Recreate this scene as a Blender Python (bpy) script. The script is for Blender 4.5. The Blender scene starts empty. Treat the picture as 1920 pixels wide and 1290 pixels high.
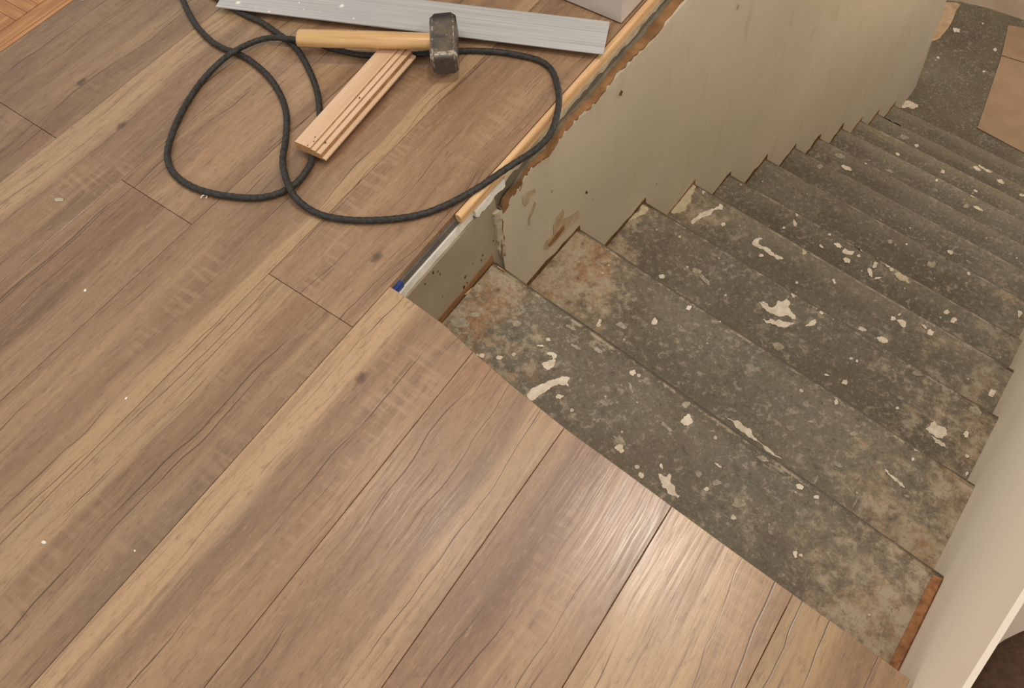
import bpy, bmesh, math, random
from mathutils import Vector, Matrix

# ------------------------------------------------------------------ camera, light, exposure
SC = bpy.context.scene
COL = SC.collection
CAM_C = Vector((0.7619046, -0.5045782, 1.3612299))
CAM_R = ((0.822916443558463, 0.5657851689316461, -0.05191983761607569),
         (0.4164783337794086, -0.6628539931728623, -0.622230167403605),
         (-0.3864638720675175, 0.490419948974121, -0.7811107150940906))   # rows: right, down, forward
CAM_F, CAM_PX, CAM_PY = 1812.39589, 1020.07726, 334.15378                 # pixels of the 1920 x 1290 frame
cd = bpy.data.cameras.new('camera')
cd.sensor_width = 36.0
cd.lens = 36.0 * CAM_F / 1920.0
cd.shift_x = (960.0 - CAM_PX) / 1920.0
cd.shift_y = (CAM_PY - 645.0) / 1920.0
cd.clip_start = 0.02
cam = bpy.data.objects.new('camera', cd)
COL.objects.link(cam)
r0, r1, r2 = (Vector(r) for r in CAM_R)
M = Matrix((( r0.x, -r1.x, -r2.x, CAM_C.x), (r0.y, -r1.y, -r2.y, CAM_C.y), (r0.z, -r1.z, -r2.z, CAM_C.z), (0, 0, 0, 1)))
cam.matrix_world = M
SC.camera = cam

wd = bpy.data.worlds.new('room_ambience')
SC.world = wd
wd.use_nodes = True
wd.node_tree.nodes['Background'].inputs[0].default_value = (1.0, 0.94, 0.87, 1)
wd.node_tree.nodes['Background'].inputs[1].default_value = 0.80

def lamp(name, loc, power, radius, color):
    l = bpy.data.lights.new(name, 'POINT')
    l.energy = power; l.shadow_soft_size = radius; l.color = color
    o = bpy.data.objects.new(name, l); o.location = loc
    COL.objects.link(o)
    return o
WARM = (1.0, 0.915, 0.81)
lamp('ceiling_bulb', (0.24, 0.60, 2.35), 50, 0.10, WARM)
lamp('ceiling_bulb', (-0.55, 0.20, 2.35), 13, 0.045, WARM)
lamp('ceiling_bulb', (-0.62, 1.75, 2.35), 22, 0.045, WARM)
lamp('stairwell_bulb', (0.90, 3.45, -0.15), 42, 0.10, (1.0, 0.94, 0.86))
lamp('fill_lamp', (1.75, 0.35, 2.30), 46, 0.12, WARM)  # unseen fill lamp added to brighten the stairwell walls

vs = SC.view_settings
vs.view_transform = 'Standard'
vs.look = 'None'
vs.exposure = 0.0
vs.gamma = 1.0
vs.use_curve_mapping = False

# ------------------------------------------------------------------ geometry constants
W = 0.192                      # plank width, planks run along +y
K2 = -0.100837                 # slant of the stair nosings
XW, YC, WM = 0.017867, 0.28, 0.047351     # stair wall on the left: x = XW + WM * (y - YC)
def wall_x(y): return XW + WM * (y - YC)
def rwall_x(y): return 0.950 + WM * (y - 0.167)
NOSE = [0.268, 0.542, 0.821, 1.085, 1.322, 1.603, 1.870, 2.138, 2.417, 2.690, 2.962, 3.256, 3.538]
RISE, H1 = 0.1998023, 0.2171382
def tz(i): return -H1 - (i - 1) * RISE
def at(px, py, z=0.0):         # point of the plane z seen at a pixel of the photograph
    d = r0 * ((px - CAM_PX) / CAM_F) + r1 * ((py - CAM_PY) / CAM_F) + r2
    t = (z - CAM_C.z) / d.z
    return CAM_C + d * t
def at_wall(px, py):
    n = Vector((1, -WM, 0))
    d = r0 * ((px - CAM_PX) / CAM_F) + r1 * ((py - CAM_PY) / CAM_F) + r2
    return CAM_C + d * (((Vector((XW, YC, 0)) - CAM_C).dot(n)) / d.dot(n))
def at_x(px, py, x):
    d = r0 * ((px - CAM_PX) / CAM_F) + r1 * ((py - CAM_PY) / CAM_F) + r2
    return CAM_C + d * ((x - CAM_C.x) / d.x)
def tread_of(px, py):
    for i in range(1, 14):
        P = at(px, py, tz(i))
        if P.y - K2 * (P.x - XW) <= NOSE[i - 1] + 0.004 or i == 13:
            return i, P
    return 13, P

# ------------------------------------------------------------------ helpers
def finish(name, me, mat, parent=None, smooth=False, origin=None):
    o = bpy.data.objects.new(name, me)
    COL.objects.link(o)
    if mat: me.materials.append(mat)
    if origin is not None:
        me.transform(Matrix.Translation(-Vector(origin)))
        o.location = origin
    if parent is not None:
        o.parent = parent
        o.matrix_parent_inverse = Matrix.Identity(4)
        q = parent                     # parents are never rotated or scaled before their parts are added
        while q is not None:
            o.location = Vector(o.location) - Vector(q.location)
            q = q.parent
    if smooth:
        for p in me.polygons: p.use_smooth = True
    return o
def mesh(name, verts, faces):
    me = bpy.data.meshes.new(name)
    me.from_pydata([tuple(v) for v in verts], [], faces)
    me.update()
    return me
def fix_normals(me):
    bm = bmesh.new(); bm.from_mesh(me)
    bmesh.ops.recalc_face_normals(bm, faces=bm.faces)
    bm.to_mesh(me); bm.free()
    return me
def tag(o, label=None, cat=None, group=None, kind=None):
    if label: o['label'] = label
    if cat: o['category'] = cat
    if group: o['group'] = group
    if kind: o['kind'] = kind
    return o
def empty(name, loc):
    o = bpy.data.objects.new(name, None)
    o.empty_display_size = 0.05
    o.location = loc
    COL.objects.link(o)
    return o
def inset_poly(pts, d):
    n = len(pts); out = []
    for i in range(n):
        a, b, c = Vector(pts[i - 1]), Vector(pts[i]), Vector(pts[(i + 1) % n])
        e1 = (b - a).normalized(); e2 = (c - b).normalized()
        n1 = Vector((-e1.y, e1.x)); n2 = Vector((-e2.y, e2.x))
        bi = n1 + n2
        if bi.length < 1e-6: bi = n1
        bi.normalize()
        out.append(b + bi * (d / max(0.35, bi.dot(n1))))
    return out
def slab(name, pts, z0, z1, bevel=0.0, topoff=None):
    """prism over a counter-clockwise polygon with a bevelled top edge"""
    n = len(pts)
    rings = [[(p[0], p[1], z0) for p in pts]]
    if bevel > 0:
        rings.append([(p[0], p[1], z1 - bevel) for p in pts])
        ip = inset_poly([(p[0], p[1]) for p in pts], bevel)
        rings.append([(p.x, p.y, z1) for p in ip])
    else:
        rings.append([(p[0], p[1], z1) for p in pts])
    verts = [v for r in rings for v in r]
    faces = [tuple(reversed(range(n)))]
    for k in range(len(rings) - 1):
        for i in range(n):
            j = (i + 1) % n
            faces.append((k * n + i, k * n + j, (k + 1) * n + j, (k + 1) * n + i))
    faces.append(tuple(range((len(rings) - 1) * n, len(rings) * n)))
    return mesh(name, verts, faces)
def box(name, x0, x1, y0, y1, z0, z1, bevel=0.0):
    return slab(name, [(x0, y0), (x1, y0), (x1, y1), (x0, y1)], z0, z1, bevel)
def catmull(pts, step):
    out = []
    P = [Vector(p) for p in pts]
    P = [P[0] * 2 - P[1]] + P + [P[-1] * 2 - P[-2]]
    for i in range(1, len(P) - 2):
        n = max(2, int((P[i + 1] - P[i]).length / step))
        for k in range(n):
            t = k / n
            a, b, c, d = P[i - 1], P[i], P[i + 1], P[i + 2]
            out.append(0.5 * ((2 * b) + (c - a) * t + (2 * a - 5 * b + 4 * c - d) * t * t + (3 * b - a - 3 * c + d) * t ** 3))
    out.append(P[-2])
    return out
def tube(name, path, rad, seg=12, twist=0.0, ripple=0.0):
    verts, faces = [], []
    T0 = (path[1] - path[0]).normalized()
    up = Vector((0, 0, 1))
    nrm = (up - T0 * up.dot(T0)).normalized()
    ph = 0.0
    for i, p in enumerate(path):
        T = (path[min(i + 1, len(path) - 1)] - path[max(i - 1, 0)]).normalized()
        nrm = (nrm - T * nrm.dot(T)).normalized()
        bn = T.cross(nrm)
        if i: ph += twist * (p - path[i - 1]).length
        for k in range(seg):
            a = 2 * math.pi * k / seg
            rr = rad * (1 + ripple * math.cos(3 * (a + ph)))
            verts.append(p + nrm * (math.cos(a) * rr) + bn * (math.sin(a) * rr))
    for i in range(len(path) - 1):
        for k in range(seg):
            k2 = (k + 1) % seg
            faces.append((i * seg + k, i * seg + k2, (i + 1) * seg + k2, (i + 1) * seg + k))
    faces.append(tuple(reversed(range(seg))))
    faces.append(tuple(range((len(path) - 1) * seg, len(path) * seg)))
    return fix_normals(mesh(name, verts, faces))

# ------------------------------------------------------------------ materials
def srgb(r, g, b):
    f = lambda c: (c / 12.92 if c <= 0.04045 else ((c + 0.055) / 1.055) ** 2.4)
    return (f(r / 255.0), f(g / 255.0), f(b / 255.0), 1.0)
class NT:
    def __init__(self, name, rough=0.6, spec=0.4):
        self.m = bpy.data.materials.new(name); self.m.use_nodes = True
        self.t = self.m.node_tree; self.n = self.t.nodes
        self.b = self.n['Principled BSDF']
        self.b.inputs['Roughness'].default_value = rough
        self.b.inputs['Specular IOR Level'].default_value = spec
    def node(self, ty, **kw):
        x = self.n.new(ty)
        for k, v in kw.items(): setattr(x, k, v)
        return x
    def link(self, a, b): self.t.links.new(a, b)
    def put(self, sock, v):
        if hasattr(v, 'is_linked') or hasattr(v, 'links'): self.link(v, sock)
        else: sock.default_value = v
    def math(self, op, a, b=0.0, c=None, clamp=False):
        x = self.node('ShaderNodeMath', operation=op, use_clamp=clamp)
        self.put(x.inputs[0], a); self.put(x.inputs[1], b)
        if c is not None: self.put(x.inputs[2], c)
        return x.outputs[0]
    def coord(self, which='Object'):
        return self.node('ShaderNodeTexCoord').outputs[which]
    def world_pos(self):
        return self.node('ShaderNodeNewGeometry').outputs['Position']
    def mapping(self, vec, scale=(1, 1, 1), loc=(0, 0, 0), rot=(0, 0, 0)):
        x = self.node('ShaderNodeMapping')
        self.put(x.inputs['Vector'], vec); x.inputs['Scale'].default_value = scale
        self.put(x.inputs['Location'], loc); x.inputs['Rotation'].default_value = rot
        return x.outputs[0]
    def noise(self, vec, scale, detail=4, rough=0.55, dist=0.0):
        x = self.node('ShaderNodeTexNoise')
        self.put(x.inputs['Vector'], vec); x.inputs['Scale'].default_value = scale
        x.inputs['Detail'].default_value = detail; x.inputs['Roughness'].default_value = rough
        x.inputs['Distortion'].default_value = dist
        return x.outputs[0]
    def ramp(self, fac, stops, interp='LINEAR'):
        x = self.node('ShaderNodeValToRGB'); cr = x.color_ramp; cr.interpolation = interp
        while len(cr.elements) < len(stops): cr.elements.new(0.5)
        for e, (p, c) in zip(cr.elements, stops): e.position = p; e.color = c
        self.put(x.inputs[0], fac)
        return x.outputs[0]
    def range(self, v, a, b, c=0.0, d=1.0, smooth=True):
        x = self.node('ShaderNodeMapRange')
        x.interpolation_type = 'SMOOTHSTEP' if smooth else 'LINEAR'
        self.put(x.inputs[0], v)
        for i, q in enumerate((a, b, c, d)): self.put(x.inputs[i + 1], q)
        return x.outputs[0]
    def mix(self, fac, a, b, blend='MIX'):
        x = self.node('ShaderNodeMix', data_type='RGBA', blend_type=blend)
        self.put(x.inputs[0], fac); self.put(x.inputs[6], a); self.put(x.inputs[7], b)
        return x.outputs[2]
    def attr(self, name, out='Fac'):
        x = self.node('ShaderNodeAttribute', attribute_type='OBJECT'); x.attribute_name = name
        return x.outputs[out]
    def sep(self, v):
        x = self.node('ShaderNodeSeparateXYZ'); self.put(x.inputs[0], v); return x.outputs
    def comb(self, x, y, z):
        c = self.node('ShaderNodeCombineXYZ')
        for s, v in zip(c.inputs, (x, y, z)): self.put(s, v)
        return c.outputs[0]
    def bump(self, h, strength=0.2, dist=0.002):
        x = self.node('ShaderNodeBump'); x.inputs['Strength'].default_value = strength
        x.inputs['Distance'].default_value = dist
        self.put(x.inputs['Height'], h); self.link(x.outputs[0], self.b.inputs['Normal'])
    def color(self, c): self.put(self.b.inputs['Base Color'], c); return self.m

def mat_plank():
    t = NT('laminate_oak', 0.42, 0.5)
    P = t.sep(t.coord())
    seed = t.attr('seed')
    so = t.math('MULTIPLY', seed, 7.31)
    def vec(sx, sy, off=0.0):
        return t.comb(t.math('MULTIPLY', P[0], sx), t.math('MULTIPLY_ADD', P[1], sy, so), t.math('ADD', so, off))
    # slow wander of the grain across the plank
    wob = t.noise(vec(3.0, 2.2, 3.0), 1.0, 3, 0.5)
    xw = t.math('MULTIPLY_ADD', t.math('SUBTRACT', wob, 0.5), 0.05, P[0])
    def gvec(sx, sy, off):
        return t.comb(t.math('MULTIPLY', xw, sx), t.math('MULTIPLY_ADD', P[1], sy, so), t.math('ADD', so, off))
    broad = t.noise(gvec(16.0, 1.1, 0.0), 1.0, 4, 0.55, 0.3)
    mid = t.noise(gvec(55.0, 2.0, 5.0), 1.0, 5, 0.6)
    fine = t.noise(gvec(260.0, 9.0, 9.0), 1.0, 3, 0.65)
    base = t.ramp(broad, [(0.24, srgb(116, 92, 72)), (0.42, srgb(141, 114, 90)), (0.56, srgb(156, 128, 101)), (0.74, srgb(180, 152, 121))])
    # hue patches: greyish and reddish zones
    hue = t.noise(vec(7.0, 2.2, 11.0), 1.0, 2, 0.5)
    base = t.mix(t.range(hue, 0.52, 0.78, 0, 0.55), base, srgb(130, 113, 98))
    base = t.mix(t.range(hue, 0.25, 0.44, 0.5, 0), base, srgb(156, 118, 92))
    # the pale sapwood band of a board
    dx = t.math('ABSOLUTE', t.math('SUBTRACT', xw, t.attr('streak')))
    sap = t.range(dx, t.math('MULTIPLY', t.attr('streak_w'), 0.55), t.attr('streak_w'), 1.0, 0.0)
    sapn = t.math('MULTIPLY', sap, t.range(t.noise(gvec(60.0, 2.6, 21.0), 1.0, 3, 0.6), 0.30, 0.52, 0.25, 1.0))
    base = t.mix(t.math('MULTIPLY', sapn, t.math('MULTIPLY', t.attr('streak_s'), 0.85)), base, srgb(190, 162, 128))
    # mid-scale streaks
    base = t.mix(t.range(mid, 0.52, 0.76, 0, 0.5), base, srgb(184, 156, 126))
    base = t.mix(t.range(mid, 0.44, 0.24, 0, 0.45), base, srgb(116, 90, 72))
    base = t.mix(t.range(fine, 0.46, 0.26, 0, 0.55), base, srgb(100, 77, 60))
    speck = t.noise(t.comb(t.math('MULTIPLY', P[0], 520.0), t.math('MULTIPLY', P[1], 70.0), so), 1.0, 3, 0.7)
    base = t.mix(t.range(speck, 0.46, 0.24, 0, 0.45), base, srgb(98, 76, 60))
    base = t.mix(t.range(speck, 0.56, 0.78, 0, 0.35), base, srgb(196, 170, 140))
    base = t.mix(t.range(fine, 0.58, 0.78, 0, 0.30), base, srgb(196, 170, 144))
    mot = t.noise(t.comb(t.math('MULTIPLY', P[0], 120.0), t.math('MULTIPLY', P[1], 38.0), t.math('ADD', so, 15.0)), 1.0, 4, 0.7)
    base = t.mix(t.range(mot, 0.47, 0.28, 0, 0.42), base, srgb(106, 82, 65))
    base = t.mix(t.range(mot, 0.54, 0.74, 0, 0.34), base, srgb(190, 163, 134))
    # cross-cut saw marks in patches
    saw = t.noise(t.comb(t.math('MULTIPLY', P[0], 14.0), t.math('MULTIPLY', P[1], 105.0), so), 1.0, 1, 0.4)
    sawm = t.math('MULTIPLY', t.range(t.noise(vec(11.0, 3.0, 31.0), 1.0, 2, 0.5), 0.52, 0.66, 0, 1), t.range(saw, 0.48, 0.64, 0, 0.42))
    base = t.mix(sawm, base, srgb(178, 148, 122))
    # long thin cracks
    w2 = t.noise(t.comb(t.math('MULTIPLY', P[0], 2.0), t.math('MULTIPLY_ADD', P[1], 5.0, so), t.math('ADD', so, 61.0)), 1.0, 3, 0.55)
    xc = t.math('MULTIPLY_ADD', t.math('SUBTRACT', w2, 0.5), 0.022, t.math('MULTIPLY_ADD', t.math('SUBTRACT', wob, 0.5), 0.09, P[0]))
    crm = None
    for q, (kk, wd_) in enumerate(((3.17, 0.0010), (5.71, 0.0007), (9.43, 0.0008), (13.9, 0.0006), (17.3, 0.0006))):
        c_ = t.math('MULTIPLY', t.math('FRACT', t.math('MULTIPLY', seed, kk)), 0.192)
        d_ = t.math('ABSOLUTE', t.math('SUBTRACT', xc, c_))
        on = t.range(t.noise(t.comb(2.0 * q, t.math('MULTIPLY_ADD', P[1], 3.4, so), t.math('ADD', so, 70.0 + 9 * q)), 1.0, 2, 0.5), 0.46, 0.60, 0, 0.85)
        l_ = t.math('MULTIPLY', t.range(d_, wd_ * 0.4, wd_ * 1.7, 1, 0), on)
        crm = l_ if crm is None else t.math('MAXIMUM', crm, l_)
    base = t.mix(crm, base, srgb(74, 56, 43))
    # one knot
    kx = t.math('SUBTRACT', P[0], t.attr('knot_x')); ky = t.math('MULTIPLY', t.math('SUBTRACT', P[1], t.attr('knot_y')), 0.62)
    kd = t.math('SQRT', t.math('ADD', t.math('MULTIPLY', kx, kx), t.math('MULTIPLY', ky, ky)))
    kd = t.math('ADD', kd, t.math('MULTIPLY', t.math('SUBTRACT', t.noise(t.coord(), 130.0, 2, 0.5), 0.5), 0.008))
    base = t.mix(t.range(kd, 0.003, 0.011, 0.75, 0), base, srgb(84, 62, 52))
    # overall tone of the board
    tone = t.attr('tone')
    base = t.mix(1.0, base, t.comb(tone, t.math('MULTIPLY', tone, t.attr('tone_g')), t.math('MULTIPLY', tone, t.attr('tone_b'))), 'MULTIPLY')
    base = t.mix(1.0, base, (1.0, 0.96, 0.905, 1), 'MULTIPLY')
    t.color(base)
    t.put(t.b.inputs['Roughness'], t.range(fine, 0.3, 0.7, 0.34, 0.23))
    t.bump(t.math('SUBTRACT', t.math('MULTIPLY_ADD', mid, 0.5, fine), crm), 0.12, 0.0012)
    return t.m
def mat_flat(name, c1, c2, scale=20.0, rough=0.7, spec=0.3, detail=5, bump=0.0, lo=0.35, hi=0.65, dist=0.001, coord='Object'):
    t = NT(name, rough, spec)
    n = t.noise(t.coord(coord), scale, detail, 0.6)
    t.color(t.ramp(n, [(lo, c1), (hi, c2)]))
    if bump: t.bump(n, bump, dist)
    return t.m
def mat_wood(name, c1, c2, c3, axis=1, sx=90.0, sy=4.0, rough=0.5, spec=0.4):
    t = NT(name, rough, spec)
    s = [sx, sx, sx]; s[axis] = sy
    v = t.mapping(t.coord(), tuple(s))
    n = t.noise(v, 1.0, 4, 0.6, 0.4)
    s2 = [c * 4 for c in s]
    f = t.noise(t.mapping(t.coord(), tuple(s2)), 1.0, 2, 0.6)
    c = t.ramp(n, [(0.3, c1), (0.5, c2), (0.7, c3)])
    c = t.mix(t.range(f, 0.42, 0.28, 0, 0.35), c, c1)
    t.color(c)
    t.bump(f, 0.08, 0.0005)
    return t.m
def mat_tread():
    t = NT('worn_grey_paint', 0.62, 0.35)
    w = t.world_pos()
    P = t.sep(w)
    def nz(scale, off, detail=5, rough=0.65, dist=0.0, st=(1, 1, 1)):
        return t.noise(t.mapping(w, st, off), scale, detail, rough, dist)
    big = nz(3.4, (3.1, .7, .2), 4, 0.55)
    n4 = nz(6.0, (9, 4, 2), 5, 0.6)
    wn = nz(9.0, (5, 1, 8), 6, 0.7, 0.3)
    n2 = nz(24.0, (2, 7, 1), 6, 0.72, 0.15)
    n3 = nz(75.0, (4, 2, 6), 4, 0.7)
    n5 = nz(210.0, (1, 5, 3), 3, 0.7)
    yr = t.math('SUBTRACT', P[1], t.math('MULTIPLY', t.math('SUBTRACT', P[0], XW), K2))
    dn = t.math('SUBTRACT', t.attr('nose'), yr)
    c = t.ramp(big, [(0.32, srgb(98, 88, 71)), (0.50, srgb(112, 104, 86)), (0.66, srgb(124, 116, 97))])
    c = t.mix(t.range(n4, 0.50, 0.66, 0, 0.6), c, srgb(106, 104, 88))
    c = t.mix(t.range(n4, 0.46, 0.32, 0, 0.5), c, srgb(102, 88, 70))
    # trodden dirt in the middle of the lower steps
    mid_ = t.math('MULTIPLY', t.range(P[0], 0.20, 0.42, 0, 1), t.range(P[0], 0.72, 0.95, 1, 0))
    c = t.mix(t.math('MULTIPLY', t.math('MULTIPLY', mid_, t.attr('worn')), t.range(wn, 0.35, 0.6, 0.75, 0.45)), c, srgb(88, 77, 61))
    # paint rubbed paler along the front of a step, or darker there
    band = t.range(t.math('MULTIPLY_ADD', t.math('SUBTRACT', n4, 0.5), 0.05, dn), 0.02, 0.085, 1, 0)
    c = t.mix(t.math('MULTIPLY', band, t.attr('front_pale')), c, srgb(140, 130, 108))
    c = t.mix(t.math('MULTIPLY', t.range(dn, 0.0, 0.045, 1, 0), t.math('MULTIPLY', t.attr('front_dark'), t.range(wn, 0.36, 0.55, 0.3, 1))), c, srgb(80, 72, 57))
    # paint worn to bare wood at the ends of the upper steps
    left = t.range(P[0], 0.02, 0.34, 1, 0)
    right = t.range(P[0], 0.62, 0.95, 0, 1)
    m = t.math('ADD', t.math('MULTIPLY', left, t.attr('bare_left')), t.math('MULTIPLY', right, t.attr('bare_right')))
    k_ = t.math('ADD', t.math('MULTIPLY', t.math('SUBTRACT', wn, 0.5), 1.5), t.math('MULTIPLY', t.math('SUBTRACT', n2, 0.5), 1.1))
    mm = t.range(t.math('MULTIPLY_ADD', m, 0.62, k_), 0.20, 0.62, 0, 0.85)
    tan = t.ramp(n2, [(0.34, srgb(146, 118, 86)), (0.5, srgb(172, 148, 116)), (0.64, srgb(190, 174, 148))])
    tan = t.mix(t.math('MULTIPLY', t.attr('rust'), t.range(n4, 0.47, 0.58, 0.0, 0.75)), tan, srgb(156, 112, 70))
    c = t.mix(mm, c, tan)
    # blotchy dust, coarse to fine
    dust = t.math('ADD', t.math('MULTIPLY', m, 0.06), t.math('MULTIPLY', t.math('SUBTRACT', n4, 0.5), 0.18))
    c = t.mix(t.range(t.math('ADD', n2, dust), 0.55, 0.69, 0, 0.6), c, srgb(164, 152, 129))
    c = t.mix(t.range(n2, 0.42, 0.30, 0, 0.4), c, srgb(84, 74, 60))
    c = t.mix(t.range(t.math('ADD', n3, dust), 0.55, 0.68, 0, 0.6), c, srgb(174, 161, 138))
    c = t.mix(t.range(n3, 0.45, 0.32, 0, 0.55), c, srgb(78, 69, 55))
    c = t.mix(t.range(n5, 0.55, 0.72, 0, 0.4), c, srgb(176, 163, 140))
    c = t.mix(t.range(n5, 0.45, 0.29, 0, 0.4), c, srgb(76, 67, 53))
    # dark line paints in the shade of the rounded nose, chipped pale in places
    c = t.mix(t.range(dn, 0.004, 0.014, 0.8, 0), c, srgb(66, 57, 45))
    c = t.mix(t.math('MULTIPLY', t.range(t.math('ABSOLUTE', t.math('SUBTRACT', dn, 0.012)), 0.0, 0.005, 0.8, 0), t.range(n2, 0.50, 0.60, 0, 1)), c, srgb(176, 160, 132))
    tn = t.attr('tone')
    c = t.mix(1.0, c, t.comb(tn, tn, tn), 'MULTIPLY')
    # small flecks of dried filler
    vo = t.node('ShaderNodeTexVoronoi'); t.put(vo.inputs['Vector'], t.mapping(w, (1, 1, 0.2))); vo.inputs['Scale'].default_value = 34.0
    cs = t.sep(vo.outputs['Color'])
    fl = t.math('MULTIPLY', t.range(t.math('ADD', vo.outputs['Distance'], t.math('MULTIPLY', t.math('SUBTRACT', n3, 0.5), 0.25)), t.math('MULTIPLY', cs[1], 0.10), t.math('MULTIPLY_ADD', cs[1], 0.10, 0.03), 1, 0), t.math('GREATER_THAN', cs[0], 0.66))
    c = t.mix(t.math('MULTIPLY', fl, 0.8), c, srgb(208, 195, 172))
    # scratches
    sc = t.math('ABSOLUTE', t.math('SUBTRACT', t.noise(t.mapping(w, (3.0, 22.0, 5.0), rot=(0, 0, 0.35)), 1.0, 3, 0.5), 0.5))
    scm = t.math('MULTIPLY', t.range(sc, 0.001, 0.004, 0.5, 0), t.range(wn, 0.50, 0.6, 0, 1))
    c = t.mix(scm, c, srgb(170, 158, 136))
    t.color(c)
    t.bump(t.math('ADD', n2, n3), 0.25, 0.002)
    return t.m
def mat_wall():
    t = NT('old_cream_plaster', 0.8, 0.25)
    w = t.world_pos()
    n1 = t.noise(w, 1.6, 4, 0.55)
    n2 = t.noise(t.mapping(w, (1, 1.5, 0.7)), 7.0, 5, 0.6, 0.5)
    n3 = t.noise(w, 90.0, 3, 0.6)
    c = t.ramp(n1, [(0.32, srgb(190, 180, 158)), (0.55, srgb(200, 189, 168)), (0.75, srgb(206, 196, 178))])
    c = t.mix(t.range(n2, 0.56, 0.74, 0, 0.35), c, srgb(168, 150, 118))
    sp = t.noise(w, 26.0, 2, 0.5)
    c = t.mix(t.range(sp, 0.76, 0.80, 0, 0.6), c, srgb(118, 98, 74))
    t.color(c)
    t.bump(t.math('MULTIPLY_ADD', n3, 0.3, n2), 0.22, 0.004)
    return t.m

M_PLANK = mat_plank()
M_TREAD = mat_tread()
M_CREAM = mat_wall()
M_RISER = mat_flat('riser_paint', srgb(96, 88, 72), srgb(132, 122, 104), 18, 0.7, 0.3)
M_SPLAT = mat_flat('dried_filler', srgb(204, 190, 168), srgb(232, 220, 200), 60, 0.85, 0.2, bump=0.3, dist=0.002)
M_SPLAT_Y = mat_flat('yellowed_filler', srgb(184, 170, 138), srgb(204, 190, 158), 60, 0.85, 0.2)
M_SPLAT_F = mat_flat('thin_filler_smear', srgb(142, 132, 114), srgb(178, 166, 146), 90, 0.85, 0.2)
M_BROWN = mat_flat('bare_brown_plaster', srgb(122, 90, 60), srgb(156, 116, 78), 26, 0.9, 0.15, bump=0.4, dist=0.004)
M_SMEAR = mat_flat('thin_brown_stain', srgb(164, 143, 110), srgb(188, 171, 142), 34, 0.85, 0.2)
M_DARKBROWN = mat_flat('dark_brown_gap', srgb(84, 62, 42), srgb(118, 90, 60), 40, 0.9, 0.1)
M_GREYP = mat_flat('grey_render', srgb(152, 140, 118), srgb(164, 152, 130), 9, 0.75, 0.3, bump=0.1, dist=0.002)
M_GREYD = mat_flat('dark_grey_render', srgb(104, 97, 82), srgb(126, 117, 98), 30, 0.8, 0.2, bump=0.2)
M_WHITEP = mat_flat('white_plaster', srgb(226, 222, 210), srgb(244, 241, 232), 40, 0.8, 0.2, bump=0.3, dist=0.002)
M_CHALK = mat_flat('greyish_plaster', srgb(166, 154, 130), srgb(200, 190, 166), 30, 0.85, 0.2, bump=0.3, dist=0.003)
M_SHADEEDGE = mat_flat('shaded_underlay_edge', srgb(92, 86, 80), srgb(112, 104, 96), 40, 0.6, 0.3)
M_BLUE = mat_flat('blue_film', srgb(30, 56, 128), srgb(44, 74, 150), 40, 0.35, 0.5)
M_PINE = mat_wood('raw_pine', srgb(196, 152, 104), srgb(222, 180, 132), srgb(234, 198, 152), 1, 70, 3, 0.55)
M_MOULD = mat_wood('planed_pine', srgb(206, 170, 136), srgb(218, 184, 150), srgb(226, 194, 162), 1, 45, 2.5, 0.5)
M_MOULD_D = mat_flat('groove_brown', srgb(150, 112, 74), srgb(176, 136, 94), 60, 0.7, 0.2)
M_MOULD_E = mat_flat('pine_end_grain', srgb(170, 126, 84), srgb(204, 160, 112), 220, 0.8, 0.2)
M_WHITEWALL = mat_flat('white_wall_paint', srgb(196, 186, 180), srgb(212, 203, 196), 5, 0.6, 0.3, bump=0.05)
M_PINKWALL = mat_flat('pale_pink_wall', srgb(206, 184, 160), srgb(222, 200, 176), 4, 0.7, 0.3)
M_RWALL = mat_flat('pale_cream_wall', srgb(232, 218, 198), srgb(240, 227, 208), 3, 0.6, 0.3)
M_SUB = mat_flat('subfloor', srgb(120, 100, 80), srgb(140, 118, 94), 20, 0.9, 0.1)
M_RUST = mat_flat('orange_brown_wood', srgb(126, 84, 54), srgb(172, 122, 80), 70, 0.75, 0.25)
M_CARD = mat_flat('brown_hardboard', srgb(160, 132, 103), srgb(172, 145, 116), 7, 0.75, 0.25)
M_BARE = mat_flat('bare_beige_plaster', srgb(184, 154, 120), srgb(214, 184, 150), 22, 0.85, 0.2, bump=0.3)
M_POUF = mat_flat('dark_brown_cloth', srgb(78, 58, 48), srgb(94, 72, 60), 120, 0.9, 0.15, bump=0.15)
M_SIDEFLOOR = mat_flat('pale_grey_floor', srgb(196, 180, 166), srgb(208, 192, 178), 8, 0.6, 0.3)

# ------------------------------------------------------------------ upper floor
EDGE = [(0.008, 0.0218), (0.0354, 0.0205), (0.1198, 0.0142), (0.1911, 0.0005), (0.277, -0.013), (0.3845, -0.0265), (0.4838, -0.0335),
        (0.5773, -0.041), (0.6725, -0.0484), (0.7665, -0.055), (0.8549, -0.0606), (0.9212, -0.0663), (1.10, -0.080)]
def edge_y(x):
    if x <= EDGE[0][0]: return EDGE[0][1]
    for (x0, y0), (x1, y1) in zip(EDGE, EDGE[1:]):
        if x <= x1: return y0 + (y1 - y0) * (x - x0) / (x1 - x0)
    return EDGE[-1][1]
YB = -1.5
floor = finish('floor', slab('floor', [(-2.6, YB), (0.935, YB), (0.935, edge_y(0.935) - 0.02), (0.004, edge_y(0.0) - 0.012), (-0.004, 0.04), (-0.004, 2.6), (-2.6, 2.6)], -0.16, -0.0125), M_SUB)
tag(floor, 'brown oak-look laminate floor boards laid up to the stair opening', None, None, 'structure')
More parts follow.
